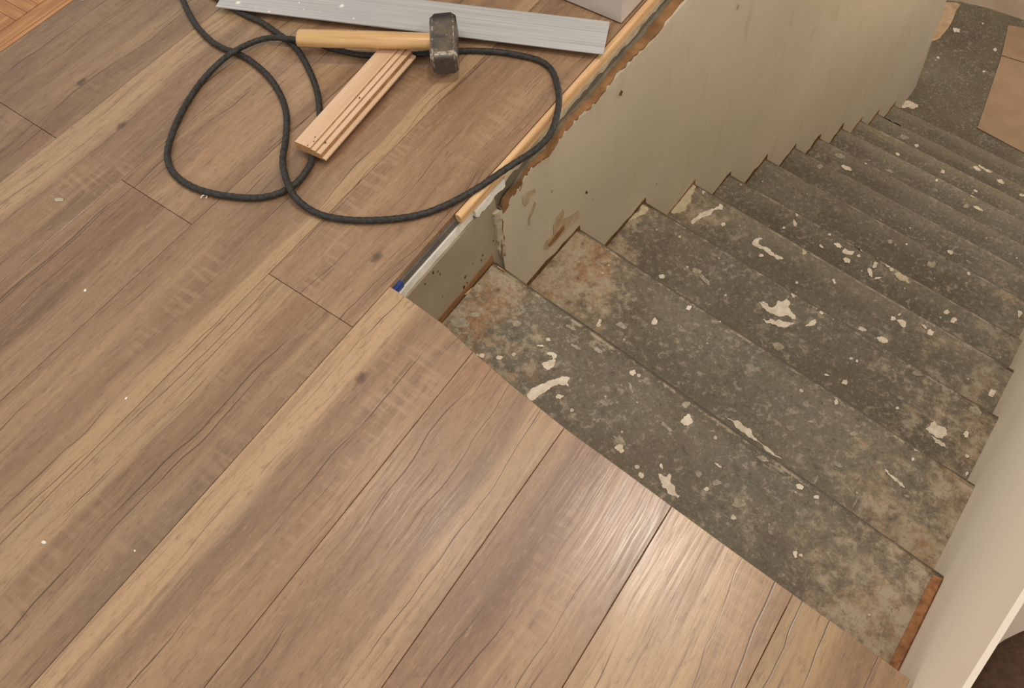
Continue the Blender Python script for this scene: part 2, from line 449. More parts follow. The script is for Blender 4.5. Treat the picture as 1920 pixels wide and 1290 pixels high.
def plank(pts, seed, tone=1.0, tg=1.0, tb=1.0, streak=0.3, sw=0.03, ss=0.0, knot=(9, 9)):
    cx = sum(p[0] for p in pts) / len(pts)
    x0 = min(p[0] for p in pts); 
    o = finish('plank', slab('plank', pts, -0.0122, 0.0, 0.0008), M_PLANK, floor, origin=(x0, 0, 0))
    o['seed'] = float(seed); o['tone'] = float(tone); o['tone_g'] = float(tg); o['tone_b'] = float(tb)
    o['streak'] = float(streak); o['streak_w'] = float(sw); o['streak_s'] = float(ss)
    o['knot_x'] = float(knot[0]); o['knot_y'] = float(knot[1])
    return o
G = 0.0004
def rect(n, y0, y1, x0=None, x1=None):
    a = n * W + G if x0 is None else x0
    b = (n + 1) * W - G if x1 is None else x1
    return [(a, y0 + G), (b, y0 + G), (b, y1 - G), (a, y1 - G)]
YJ = -0.0705
XP = -1.0725                    # edge of the old parquet
plank(rect(-6, YB, 0.62, x0=XP + 0.001), 6.1, 0.72, 0.99, 0.96, 0.05, 0.02, 0.15)
plank(rect(-6, 0.62, 2.5, x0=XP + 0.001), 6.7, 0.80)
plank(rect(-5, YB, YJ), 5.3, 0.74, 0.99, 0.97, 0.10, 0.03, 0.2)
plank(rect(-5, YJ, 1.25), 5.9, 0.73, 0.99, 0.95, 0.06, 0.02, 0.15, knot=(0.11, 0.055))
plank(rect(-4, YB, 1.25), 4.35, 0.90, 1.0, 0.97, 0.035, 0.055, 0.85, knot=(0.085, 0.02))
plank(rect(-3, YB, YJ), 3.2, 0.84, 0.98, 0.97, 0.16, 0.05, 0.35)
plank(rect(-3, YJ, 1.25), 3.85, 0.95, 0.99, 0.96, 0.14, 0.03, 0.3)
plank(rect(-2, YB, 1.25), 2.6, 0.92, 0.99, 0.96, 0.18, 0.022, 0.85)
plank(rect(-1, YB, YJ), 1.45, 0.86, 0.99, 0.96, 0.03, 0.045, 0.9)
plank(rect(-1, YJ, 1.25, x1=-0.0006), 1.9, 1.0, 0.985, 0.97, 0.15, 0.02, 0.15, knot=(0.135, 0.055))
def cut_plank(n, **kw):
    a = n * W + G; b = (n + 1) * W - G
    if n == 4: b = 0.929
    top = [(b, edge_y(b))] + [(x, y) for x, y in reversed(EDGE) if a + 0.006 < x < b - 0.006] + [(a, edge_y(a))]
    if n == 4:
        lo = [(a, YB), (rwall_x(YB) - 0.006, YB)]
        top[0] = (rwall_x(edge_y(b)) - 0.006, edge_y(b))
    else:
        lo = [(a, YB), (b, YB)]
    return plank(lo + top, **kw)
cut_plank(0, seed=0.7, tone=1.0, tg=0.99, tb=0.97, streak=0.022, sw=0.05, ss=0.9, knot=(0.072, -0.132))
cut_plank(1, seed=10.2, tone=1.0, tg=0.985, tb=0.985, streak=0.165, sw=0.04, ss=0.6)
cut_plank(2, seed=11.6, tone=1.0, tg=0.97, tb=0.97, streak=0.5, sw=0.03, ss=0.0)
cut_plank(3, seed=12.9, tone=1.05, tg=1.0, tb=0.98, streak=0.07, sw=0.075, ss=0.75)
cut_plank(4, seed=13.5, tone=0.98, tg=1.0, tb=0.93, streak=0.035, sw=0.05, ss=0.7)
# slivers of blue underlay film peeping out under the boards
u = finish('underlay', slab('underlay', [(0.352, -0.040), (0.3815, -0.040), (0.3815, -0.0215), (0.352, -0.0205)], -0.0145, -0.0125), M_BLUE, floor)
u['label'] = 'sliver of blue underlay film'
u = finish('underlay', box('underlay', -0.02, 0.0062, 0.0225, 0.046, -0.030, -0.0125), M_BLUE, floor)
u['label'] = 'torn end of blue underlay film'
u = finish('underlay', box('underlay', -0.02, 0.0040, 0.046, 1.2, -0.0285, -0.0125), M_SHADEEDGE, floor)  # underlay edge under the boards, its shade put into the dark grey colour
u['label'] = 'edge of the underlay with its shade painted in dark grey'

# old parquet beyond the laminate
def mat_parquet():
    t = NT('old_parquet', 0.4, 0.5)
    s = [60.0, 4.0, 30.0]
    n = t.noise(t.mapping(t.coord(), (80, 5, 30)), 1.0, 4, 0.6, 0.4)
    c = t.ramp(n, [(0.28, srgb(150, 98, 56)), (0.5, srgb(176, 122, 74)), (0.72, srgb(198, 152, 100))])
    tone = t.attr('tone')
    c = t.mix(1.0, c, t.comb(tone, tone, t.math('MULTIPLY', tone, t.attr('tone_b'))), 'MULTIPLY')
    return t.color(c)
M_PARQ = mat_parquet()
pq = finish('floor_parquet', slab('floor_parquet', [(-2.6, -1.5), (XP - 0.001, -1.5), (XP - 0.001, 2.6), (-2.6, 2.6)], -0.0122, -0.0055), M_PARQ)
pq['tone'] = 0.92; pq['tone_b'] = 0.92
tag(pq, 'orange-brown old parquet floor in the top left corner', None, None, 'structure')
def block(cx, cy, lx, ly, rz, tone, tb):
    o = finish('parquet_block', box('parquet_block', -lx / 2, lx / 2, -ly / 2, ly / 2, -0.006, 0.0, 0.0006), M_PARQ, pq)
    o.location = (cx, cy, 0); o.rotation_euler = (0, 0, rz)
    o['tone'] = tone; o['tone_b'] = tb
rnd = random.Random(4)
block(XP - 0.007, 0.55, 0.011, 4.0, 0, 1.08, 1.05)             # pale edging strip
for k in range(9):
    y = -1.3 + k * 0.42
    block(XP - 0.0345, y + 0.21, 0.041, 0.418, 0, 0.90 + 0.06 * rnd.random(), 0.9)
bx = XP - 0.057
for i in range(5):                                             # basket-weave squares of five fingers
    for j in range(13):
        x0 = bx - (i + 1) * 0.12; y0 = -0.62 + j * 0.12
        for f in range(4):
            tn = 0.86 + 0.3 * rnd.random(); tb = 0.86 + 0.16 * rnd.random()
            if (i + j) % 2: block(x0 + 0.015 + f * 0.03, y0 + 0.06, 0.0292, 0.1192, 0, tn, tb)
            else: block(x0 + 0.06, y0 + 0.015 + f * 0.03, 0.0292, 0.1192, math.pi / 2, tn, tb)

# pale floor on the far side of the stair wall
fr = finish('floor_right', box('floor_right', 0.975, 2.0, -1.5, 1.6, -0.05, 0.0), M_SIDEFLOOR)
tag(fr, 'pale floor beyond the low stair wall at the right', None, None, 'structure')

# ------------------------------------------------------------------ stair wall on the left
wl = finish('wall_left', box('wall_left', -0.12, 0.012, edge_y(0) - 0.010, 0.296, -0.60, -0.050), M_GREYP)
tag(wl, 'stairwell wall of cream plaster with a bare grey patch by the top step', None, None, 'structure')
YE = 3.62                                                       # far end of the wall
ZB = -2.9
TOPXY = [(0.288, 0.019, -0.100), (0.298, 0.020, -0.092), (0.315, 0.021, -0.088), (0.330, 0.024, -0.080), (0.360, 0.024, -0.072), (0.385, 0.024, -0.062), (0.40, 0.026, -0.058), (0.445, 0.033, -0.066), (0.475, 0.031, -0.060), (0.508, 0.030, -0.055), (0.539, 0.031, -0.055),
         (0.598, 0.037, -0.060), (0.64, 0.036, -0.057), (0.679, 0.034, -0.054), (0.72, 0.036, -0.056), (0.751, 0.037, -0.054), (0.80, 0.042, -0.057), (0.835, 0.043, -0.055), (0.91, 0.042, -0.050), (0.953, 0.043, -0.049)]
y = 1.0
while y < YE:
    TOPXY.append((y, wall_x(y) - 0.004, -0.05)); y += 0.10
TOPXY.append((YE, wall_x(YE), -0.05))
zs = [0, -0.006, -0.03, -0.08, -0.2, -0.5, -1.0, -1.6, -2.2]
vv, ff = [], []
for (y, xt, zt) in TOPXY:
    for k, dz in enumerate(zs):
        w = min(1.0, k / 3.0)
        vv.append(((xt + 0.0) * (1 - w) + wall_x(y) * w - (0.0015 if k == 0 else 0.0), y, zt + dz))
    vv.append((wall_x(y), y, ZB))
    vv.append((-0.12, y, ZB)); vv.append((-0.12, y, zt))
nc = len(zs) + 3
for i in range(len(TOPXY) - 1):
    for k in range(nc):
        k2 = (k + 1) % nc
        ff.append((i * nc + k, i * nc + k2, (i + 1) * nc + k2, (i + 1) * nc + k))
ff.append(tuple(range(nc))); ff.append(tuple(reversed(range((len(TOPXY) - 1) * nc, len(TOPXY) * nc))))
cream = finish('plaster_coat', fix_normals(mesh('plaster_coat', vv, ff)), M_CREAM, wl)
cream['label'] = 'cream plaster face of the stairwell wall'
# bare plaster ledge left where the old skirting was torn off, and the render bands under the batten
rr_ = random.Random(12)
def ragged_band(name, y0, y1, x0, x1, ztop, zbot, jag, mat, step=0.02, lab=None):
    vs_, fs_ = [], []
    n = int((y1 - y0) / step)
    for i in range(n + 1):
        y = y0 + (y1 - y0) * i / n
        zb = zbot + rr_.uniform(-jag, jag)
        vs_ += [(x0, y, ztop), (x1, y, ztop), (x1, y, zb), (x0, y, zb)]
    for i in range(n):
        for k in range(4):
            fs_.append((i * 4 + k, i * 4 + (k + 1) % 4, (i + 1) * 4 + (k + 1) % 4, (i + 1) * 4 + k))
    fs_ += [(0, 1, 2, 3), tuple(reversed((n * 4, n * 4 + 1, n * 4 + 2, n * 4 + 3)))]
    o = finish(name, fix_normals(mesh(name, vs_, fs_)), mat, wl)
    if lab: o['label'] = lab
    return o
ragged_band('render_band', 0.296, 3.4, -0.10, 0.0125, -0.019, -0.10, 0.0, M_GREYD, 0.5, 'dark grey render under the batten')
lv, lf = [], []
def interp_top(y):
    for (ya, xa, za), (yb_, xb, zb_) in zip(TOPXY, TOPXY[1:]):
        if y <= yb_:
            t_ = (y - ya) / (yb_ - ya); return xa + (xb - xa) * t_, za + (zb_ - za) * t_
    return TOPXY[-1][1], TOPXY[-1][2]
ln = 220
for i in range(ln + 1):
    y = 0.335 + (3.4 - 0.335) * (i / ln) ** 1.6
    xt, zt_ = interp_top(y)
    xo = xt - 0.0005 + rr_.uniform(-0.0022, 0.0012)
    lv += [(0.004, y, zt_ + 0.0035), (0.0135, y, zt_ + 0.0035 + rr_.uniform(-0.001, 0.001)), (xo, y, zt_ + 0.0012), (xo, y, zt_ - 0.004), (0.004, y, zt_ - 0.004)]
for i in range(ln):
    for k in range(5):
        lf.append((i * 5 + k, i * 5 + (k + 1) % 5, (i + 1) * 5 + (k + 1) % 5, (i + 1) * 5 + k))
lf += [(0, 1, 2, 3, 4), tuple(ln * 5 + k for k in (4, 3, 2, 1, 0))]
lo_ = finish('ledge', fix_normals(mesh('ledge', lv, lf)), M_BROWN, wl)
lo_['label'] = 'bare brown plaster ledge'
gv, gf = [], []
gn = 150
for i in range(gn + 1):
    y = 0.300 + (3.3 - 0.300) * (i / gn) ** 1.6
    xt, zt_ = interp_top(y)
    xo = 0.0135 + (xt - 0.0135) * (0.22 + rr_.uniform(-0.12, 0.12)) if y > 0.36 else min(0.0185, xt - 0.001)
    gv += [(0.004, y, zt_ + 0.0075), (0.0132, y, zt_ + 0.0070), (xo, y, zt_ + 0.0044), (xo, y, zt_ - 0.004), (0.004, y, zt_ - 0.004)]
for i in range(gn):
    for k in range(5):
        gf.append((i * 5 + k, i * 5 + (k + 1) % 5, (i + 1) * 5 + (k + 1) % 5, (i + 1) * 5 + k))
gf += [(0, 1, 2, 3, 4), tuple(gn * 5 + k for k in (4, 3, 2, 1, 0))]
go_ = finish('render_band', fix_normals(mesh('render_band', gv, gf)), M_GREYD, wl)
go_['label'] = 'grey render beside the brown ledge'
cl_v, cl_f = [], []
for i in range(15):
    z = -0.085 - i * 0.0105
    a_ = 0.2815 + rr_.uniform(-0.003, 0.002); b_ = 0.2935 + rr_.uniform(-0.002, 0.003)
    cl_v += [(0.010, a_, z), (0.0165, a_ + 0.002, z), (0.0215, b_, z), (0.010, b_, z)]
for i in range(14):
    for k in range(4): cl_f.append((i * 4 + k, i * 4 + (k + 1) % 4, (i + 1) * 4 + (k + 1) % 4, (i + 1) * 4 + k))
cl_f += [(0, 1, 2, 3), (59, 58, 57, 56)]
cl_o = finish('plaster_lip', fix_normals(mesh('plaster_lip', cl_v, cl_f)), M_CHALK, wl)
cl_o['label'] = 'broken pale edge of the plaster coat'
ragged_band('plaster_strip', 0.0245, 0.236, -0.02, 0.0075, -0.0290, -0.0495, 0.0008, M_WHITEP, 0.01, 'white plaster strip below the floor edge')
ragged_band('plaster_strip', 0.236, 0.325, -0.02, 0.0155, -0.0240, -0.0440, 0.004, M_WHITEP, 0.008, 'flaking white plaster')
ragged_band('plaster_strip', 0.325, 3.4, -0.02, 0.0155, -0.0185, -0.0340, 0.005, M_CHALK, 0.014, 'greyish plaster strip below the batten')
ragged_band('plaster_strip', 0.030, 0.045, -0.02, 0.0095, -0.0280, -0.0495, 0.0015, M_WHITEP, 0.006)

def wall_patch(name, pix, mat, proud=0.0015, lab=None):
    n = Vector((1, -WM, 0)).normalized()
    pts = [at_wall(*p) for p in pix]
    k = len(pts)
    vs_ = [p - n * 0.004 for p in pts] + [p + n * proud for p in pts]
    fs_ = [tuple(range(k)), tuple(reversed(range(k, 2 * k)))] + [(i, (i + 1) % k, k + (i + 1) % k, k + i) for i in range(k)]
    o = finish(name, fix_normals(mesh(name, vs_, fs_)), mat, wl)
    if lab: o['label'] = lab
    return o
def zp(ox, oy, s, pts): return [(ox + x / s, oy + y / s) for x, y in pts]
Z5 = (680, 300, 3.84)
wall_patch('bare_patch', zp(*Z5, [(1008, 385), (1000, 330), (1012, 285), (1050, 232), (1100, 180), (1140, 140), (1148, 165), (1132, 215), (1095, 262), (1060, 300), (1040, 345)]), M_BROWN, lab='bare brown patch in the cream plaster')
wall_patch('bare_patch', zp(*Z5, [(1150, 310), (1148, 262), (1170, 228), (1232, 205), (1246, 232), (1205, 258), (1196, 300), (1170, 330)]), M_SMEAR)
wall_patch('bare_patch', zp(*Z5, [(1195, 470), (1192, 420), (1215, 360), (1238, 300), (1247, 312), (1228, 372), (1206, 420), (1208, 466)]), M_SMEAR, 0.001)
wall_patch('bare_patch', zp(*Z5, [(1300, 640), (1322, 580), (1372, 530), (1372, 470), (1400, 400), (1440, 345), (1452, 372), (1440, 420), (1500, 395), (1540, 362), (1566, 372), (1556, 420), (1500, 470), (1440, 530), (1390, 590), (1330, 640)]), M_SMEAR, 0.001, 'brown smear above the second step')
wall_patch('bare_patch', zp(*Z5, [(1330, 610), (1395, 520), (1440, 470), (1452, 490), (1400, 560), (1345, 622)]), M_BROWN, 0.0016)
wall_patch('nail_hole', zp(*Z5, [(1603, 228), (1612, 222), (1618, 236), (1608, 242)]), M_DARKBROWN, 0.002)
wall_patch('bare_patch', zp(*Z5, [(1000, 690), (996, 560), (990, 480), (1000, 420), (1012, 440), (1008, 520), (1022, 560), (1010, 640)]), M_BROWN, 0.001)
wall_patch('nail_hole', zp(1000, 0, 3.84, [(618, 680), (632, 650), (640, 655), (628, 688)]), M_DARKBROWN, 0.002)
wall_patch('nail_hole', zp(1000, 0, 3.84, [(1464, 62), (1474, 30), (1482, 38), (1472, 66)]), M_SMEAR, 0.002)
# ragged brown line on the wall above each step
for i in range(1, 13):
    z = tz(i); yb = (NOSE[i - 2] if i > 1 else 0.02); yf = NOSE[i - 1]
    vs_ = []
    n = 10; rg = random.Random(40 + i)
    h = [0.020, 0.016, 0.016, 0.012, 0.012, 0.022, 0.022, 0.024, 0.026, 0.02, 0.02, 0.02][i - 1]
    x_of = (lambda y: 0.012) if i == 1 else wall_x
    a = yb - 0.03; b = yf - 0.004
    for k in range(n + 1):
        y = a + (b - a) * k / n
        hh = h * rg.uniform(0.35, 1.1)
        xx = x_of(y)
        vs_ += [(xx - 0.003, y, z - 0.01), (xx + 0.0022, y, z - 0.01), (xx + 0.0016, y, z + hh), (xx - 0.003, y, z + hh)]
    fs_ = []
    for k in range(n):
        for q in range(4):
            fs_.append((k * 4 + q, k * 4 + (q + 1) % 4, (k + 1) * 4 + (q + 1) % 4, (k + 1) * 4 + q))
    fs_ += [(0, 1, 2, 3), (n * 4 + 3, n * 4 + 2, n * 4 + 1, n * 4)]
    finish('wall_line', fix_normals(mesh('wall_line', vs_, fs_)), M_DARKBROWN if i in (2, 3, 5, 6, 7, 8, 9) else M_BROWN, wl)
# pits in the grey patch
for (px, py, s) in [(812, 511, 5), (821, 509, 3), (825, 514, 3), (872, 520, 5), (874, 517, 3), (886, 494, 3), (902, 488, 4), (905, 478, 4), (932, 417, 3), (870, 538, 6), (876, 530, 4), (925, 452, 3), (797, 532, 3), (830, 556, 2)]:
    P = at_x(px, py, 0.012)
    s *= 0.00055
    rg = random.Random(px)
    vs_ = [(0.0124, P.y + s * math.cos(q) * rg.uniform(.6, 1.3), P.z + 1.6 * s * math.sin(q) * rg.uniform(.6, 1.3)) for q in [k * math.pi / 4 for k in range(8)]]
    vs_ += [(0.010, v[1], v[2]) for v in vs_]
    fs_ = [tuple(range(8)), tuple(reversed(range(8, 16)))] + [(k, (k + 1) % 8, 8 + (k + 1) % 8, 8 + k) for k in range(8)]
    finish('pit', fix_normals(mesh('pit', vs_, fs_)), M_DARKBROWN, wl)

# raw batten along the floor edge
tb = []
prof = [(0.0014, -0.0185), (0.0148, -0.0185), (0.0148, -0.003), (0.0135, 0.0006), (0.0105, 0.0024), (0.0055, 0.0024), (0.0024, 0.0012), (0.0014, -0.001)]
vs_, fs_ = [], []
np_ = len(prof)
for y in (0.199, 1.1, 2.0, 3.0):
    for (x, z) in prof: vs_.append((x, y, z))
for i in range(3):
    for k in range(np_):
        fs_.append((i * np_ + k, i * np_ + (k + 1) % np_, (i + 1) * np_ + (k + 1) % np_, (i + 1) * np_ + k))
fs_ += [tuple(range(np_)), tuple(reversed(range(3 * np_, 4 * np_)))]
trim = finish('trim_1', fix_normals(mesh('trim_1', vs_, fs_)), M_PINE)
tag(trim, 'thin raw pine batten along the floor edge above the stairwell', None, None, 'structure')

# white wall end standing on the laminate
wb = finish('wall_back', box('wall_back', -0.95, -0.005, 0.766, 0.92, 0.005, 2.3, 0.003), M_WHITEWALL)
tag(wb, 'white painted wall corner standing on the laminate behind the straightedge', None, None, 'structure')

# ------------------------------------------------------------------ staircase
stairs = empty('staircase', (0.5, 0.0, -2.0))
tag(stairs, 'straight flight of worn grey painted steps spattered with dried filler', 'staircase')
BL = [0.75, 1.15, 0.7, 0.6, 0.2, 0.25, 0.15, 0.3, 0.2, 0.2, 0.2, 0.2]
BR = [0.85, 0.75, 0.6, 0.5, 0.4, 0.4, 0.3, 0.2, 0.1, 0.1, 0.1, 0.1]
TONE = [1.02, 1.01, 0.97, 0.94, 0.88, 0.85, 0.85, 0.87, 0.90, 0.90, 0.86, 0.90]
WORN = [0.0, 0.25, 0.5, 0.7, 0.9, 0.9, 0.9, 0.7, 0.5, 0.5, 0.6, 0.4]
FPALE = [0.0, 0.15, 0.1, 0.45, 0.4, 0.45, 0.5, 0.5, 0.7, 0.75, 0.7, 0.7]
FDARK = [0.8, 0.55, 0.6, 0.0, 0.2, 0.0, 0.0, 0.0, 0.0, 0.0, 0.0, 0.0]
treads = {}
for i in range(1, 13):
    z = tz(i); yn = NOSE[i - 1]; yb = (NOSE[i - 2] if i > 1 else -0.10)
    xl0 = (wall_x(yn) if i > 1 else 0.012) + 0.0006
    def ny(x, y0): return y0 + K2 * (x - XW)
    xr_f = rwall_x(ny(0.95, yn)) - 0.001; xr_b = rwall_x(ny(0.95, yb)) - 0.001
    xl_b = (wall_x(yb) if i > 1 else 0.012) + 0.0006
    if i == 1: xl0 = 0.0180
    n = 8
    rg = random.Random(70 + i)
    fr_ = []
    for k in range(n + 1):
        x = xr_f + (xl0 - xr_f) * k / n
        fr_.append((x, ny(x, yn) + (rg.uniform(-0.0015, 0.0015) if 0 < k < n else 0)))
    back = [(xl_b, ny(xl_b, yb - 0.035)), (xr_b, ny(xr_b, yb - 0.035))]
    PR = [(0.0, 0.0), (0.5, 0.0), (0.016, 0.0), (0.010, -0.0012), (0.0055, -0.0040), (0.002, -0.0085), (0.0, -0.0145), (0.0012, -0.026), (0.005, -0.034), (0.5, -0.034), (0.0, -0.034)]
    tv, tf = [], []
    npf = len(PR)
    for k in range(n + 1):
        fx, fy = fr_[k]
        bx_ = xr_b + (xl_b - xr_b) * k / n; by_ = ny(bx_, yb - 0.035)
        for q, (dd, zz) in enumerate(PR):
            if q in (0, npf - 1): tv.append((bx_, by_, z + zz))
            elif dd == 0.5: tv.append(((fx + bx_) / 2, (fy + by_) / 2, z + zz))
            else: tv.append((fx, fy - dd, z + zz))
    for k in range(n):
        for q in range(npf):
            tf.append((k * npf + q, k * npf + (q + 1) % npf, (k + 1) * npf + (q + 1) % npf, (k + 1) * npf + q))
    tf += [tuple(range(npf)), tuple(reversed(range(n * npf, (n + 1) * npf)))]
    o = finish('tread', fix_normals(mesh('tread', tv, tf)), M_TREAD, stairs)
    for p_ in o.data.polygons:
        p_.use_smooth = len(p_.vertices) == 4 and p_.normal.z > -0.2 and p_.normal.z < 0.999 and abs(p_.normal.x) < 0.5
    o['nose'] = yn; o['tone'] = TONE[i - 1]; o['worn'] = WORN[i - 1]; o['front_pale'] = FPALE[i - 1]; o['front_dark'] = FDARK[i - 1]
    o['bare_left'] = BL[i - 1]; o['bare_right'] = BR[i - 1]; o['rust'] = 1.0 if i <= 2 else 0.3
    treads[i] = o
    zr = z - 0.034; zn = tz(i + 1)
    a, b = xl0, xr_f
    yo = yn - 0.022
    finish('riser', slab('riser', [(a, ny(a, yo - 0.018)), (b, ny(b, yo - 0.018)), (b, ny(b, yo)), (a, ny(a, yo))], zn - 0.034, zr), M_RISER, stairs)
# bare orange-brown wood along the right end of the top step
es = finish('edge_strip', slab('edge_strip', [(rwall_x(-0.02) - 0.015, -0.02), (rwall_x(-0.02) - 0.001, -0.02), (rwall_x(0.16) - 0.001, 0.162), (rwall_x(0.16) - 0.016, 0.160)], tz(1) - 0.002, tz(1) + 0.006, 0.002), M_RUST, stairs)
es['label'] = 'bare orange-brown wood strip'

# landing at the foot of the stairs
zL = tz(13)
lp = [(0.02, 3.30), (1.6, 3.30 - 0.14), (1.6, 4.75), (-0.6, 4.75), (-0.6, YE + 0.02), (0.10, YE + 0.02)]
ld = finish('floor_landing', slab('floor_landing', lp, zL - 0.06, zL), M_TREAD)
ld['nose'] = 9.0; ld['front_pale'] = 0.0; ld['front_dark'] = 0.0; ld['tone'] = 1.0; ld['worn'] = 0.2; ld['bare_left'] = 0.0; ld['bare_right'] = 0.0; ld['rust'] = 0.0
tag(ld, 'worn grey painted landing floor at the foot of the stairs', None, None, 'structure')
lr = finish('riser', slab('riser', [(0.16, 3.50), (1.02, 3.50 - 0.09), (1.02, 3.53 - 0.09), (0.16, 3.53)], zL - 0.25, zL - 0.06), M_RISER, stairs)
wf = finish('wall_far', slab('wall_far', [(-0.6, 4.395), (0.08, 4.40), (0.14, 4.425), (0.30, 4.452), (1.6, 4.48), (1.6, 4.7), (-0.6, 4.7)], zL - 0.05, -0.9), M_PINKWALL)
tag(wf, 'pale pinkish wall at the end of the lower landing', None, None, 'structure')
# beige plaster left along the corner of the landing
def floor_patch(name, pix, z, th, mat, parent=None):
    pts = [at(px, py, z + th) for px, py in pix]
    a = sum(pts[i].x * pts[(i + 1) % len(pts)].y - pts[(i + 1) % len(pts)].x * pts[i].y for i in range(len(pts)))
    if a < 0: pts.reverse()
    return finish(name, slab(name, [(p.x, p.y) for p in pts], z - 0.001, z + th, min(0.0006, th * 0.4)), mat, parent)
fp = floor_patch('bare_patch', [(1762, 4), (1790, 4), (1801, 8), (1793, 20), (1786, 38), (1778, 52), (1768, 64), (1762, 72), (1745, 78), (1752, 45)], zL, 0.004, M_BARE, ld)
fp['label'] = 'beige bare plaster along the landing wall'
# two brown hardboard sheets on the landing
def sheet(pix, lab):
    o = floor_patch('hardboard_sheet', pix, zL + 0.0012, 0.005, M_CARD)
    return tag(o, lab, 'board', 'brown boards on the landing')
sheet([(1835, 233), (1832, 239), (1920, 286), (1985, 318), (1985, 138), (1878, 105)], 'larger brown hardboard sheet lying on the landing at the foot of the stairs')
sheet([(1878.3, 103), (1985, 136), (1985, 62), (1890, 47), (1888, 60)], 'smaller brown hardboard sheet beyond the dark joint at the end of the landing')

# ------------------------------------------------------------------ wall on the right, with a raked end
prof = [(-0.497, -0.02), (0.225, 0.70), (3.40, 0.70), (3.40, -2.9), (-0.06, -2.9), (-0.06, -0.20), (-0.497, -0.05)]
vs_ = [(rwall_x(y), y, z) for y, z in prof] + [(rwall_x(y) + 0.006, y, z) for y, z in prof]
k = len(prof)
fs_ = [tuple(range(k)), tuple(reversed(range(k, 2 * k)))] + [(i, (i + 1) % k, k + (i + 1) % k, k + i) for i in range(k)]
wr = finish('wall_right', fix_normals(mesh('wall_right', vs_, fs_)), M_RWALL)
tag(wr, 'smooth pale cream wall closing the right side of the stairs', None, None, 'structure')

# ------------------------------------------------------------------ dried filler on the steps
NS = [0]
def splat_poly(pix, mat=None, th=0.0012, tread=None):
    cx = sum(p[0] for p in pix) / len(pix); cy = sum(p[1] for p in pix) / len(pix)
    i = tread or tread_of(cx, cy)[0]
    par = treads.get(i, ld)
    z = tz(i)
    pts = [at(px, py, z + th) for px, py in pix]
    if i <= 12:
        lim = lambda P: NOSE[i - 1] + K2 * (P.x - XW) - 0.0125
        for P in pts: P.y = min(P.y, lim(P))
    a = sum(pts[q].x * pts[(q + 1) % len(pts)].y - pts[(q + 1) % len(pts)].x * pts[q].y for q in range(len(pts)))
    if a < 0: pts.reverse()
    NS[0] += 1
    rj = random.Random(NS[0] * 13)
    for _ in range(2):                      # break the outline up
        q_ = []
        for a_, b_ in zip(pts, pts[1:] + pts[:1]):
            m_ = (a_ + b_) / 2; e_ = b_ - a_
            q_ += [a_, m_ + Vector((-e_.y, e_.x, 0)) * rj.uniform(-0.22, 0.22)]
        pts = q_
    n = len(pts)
    hz = 0.0005 + 0.000012 * NS[0] if mat is not M_SPLAT_F else 0.0002 + 0.000004 * NS[0]
    vs_ = [(p.x, p.y, z - 0.001) for p in pts] + [(p.x, p.y, z + hz) for p in pts]
    c = Vector((sum(p.x for p in pts) / n, sum(p.y for p in pts) / n, 0))
    fs_ = [tuple(reversed(range(n))), tuple(range(n, 2 * n))] + [(q, (q + 1) % n, n + (q + 1) % n, n + q) for q in range(n)]
    return finish('filler_splash', mesh('filler_splash', vs_, fs_), mat or M_SPLAT, par)
rs = random.Random(21)
def splat(cx, cy, w, h, ang=0.0, mat=None, n=13, jag=0.28):
    pts = []
    ca, sa = math.cos(math.radians(ang)), math.sin(math.radians(ang))
    for k in range(n):
        a = 2 * math.pi * k / n
        r = 1 + rs.uniform(-jag, jag)
        x, y = 0.5 * w * r * math.cos(a), 0.5 * h * r * math.sin(a)
        pts.append((cx + x * ca - y * sa, cy + x * sa + y * ca))
    return splat_poly(pts, mat)
def trace(ox, oy, s, pts, mat=None, tread=None): return splat_poly(zp(ox, oy, s, pts), mat, tread=tread)
ZA = (800, 550, 3.84); ZB_ = (1000, 750, 3.84); ZC = (1420, 550, 3.84); ZD = (1100, 250, 3.84); ZE = (1420, 250, 3.84)
trace(*ZA, [(722, 738), (745, 705), (775, 675), (820, 652), (870, 632), (920, 620), (960, 606), (1005, 596), (1032, 604), (1018, 626), (1022, 668), (1000, 655), (975, 660), (950, 652), (915, 665), (885, 690), (850, 715), (800, 745), (762, 772)])
trace(*ZA, [(828, 512), (845, 492), (880, 482), (915, 470), (928, 485), (920, 515), (900, 535), (868, 552), (848, 535)])
trace(*ZA, [(862, 432), (880, 420), (915, 422), (938, 440), (932, 462), (908, 470), (902, 445), (880, 442)])
trace(*ZB_, [(900, 528), (930, 545), (960, 552), (978, 526), (992, 545), (985, 575), (1010, 610), (1020, 650), (1055, 688), (1040, 708), (1000, 690), (965, 668), (955, 632), (928, 625), (918, 585)])
trace(*ZB_, [(1388, 112), (1440, 148), (1480, 150), (1530, 195), (1575, 225), (1605, 275), (1660, 325), (1730, 378), (1790, 424), (1745, 405), (1660, 345), (1590, 290), (1520, 235), (1450, 180)], M_SPLAT, 2)
trace(*ZB_, [(585, 345), (600, 325), (630, 320), (650, 285), (655, 310), (645, 340), (655, 360), (630, 382), (605, 362)])
trace(*ZC, [(0, 45), (45, 55), (80, 92), (110, 100), (138, 78), (150, 48), (185, 55), (215, 36), (238, 72), (222, 100), (245, 130), (268, 152), (282, 188), (250, 184), (222, 158), (190, 165), (130, 158), (90, 140), (55, 110), (30, 80)])
trace(*ZC, [(32, 184), (70, 196), (95, 180), (130, 200), (170, 192), (210, 205), (272, 208), (235, 228), (195, 246), (150, 240), (110, 222), (70, 215)])
trace(*ZC, [(345, 232), (380, 212), (422, 184), (424, 212), (400, 230), (365, 234)])
trace(*ZC, [(1212, 972), (1240, 955), (1250, 930), (1275, 912), (1290, 945), (1330, 960), (1368, 985), (1365, 1020), (1335, 1045), (1300, 1040), (1265, 1015), (1235, 1000)])
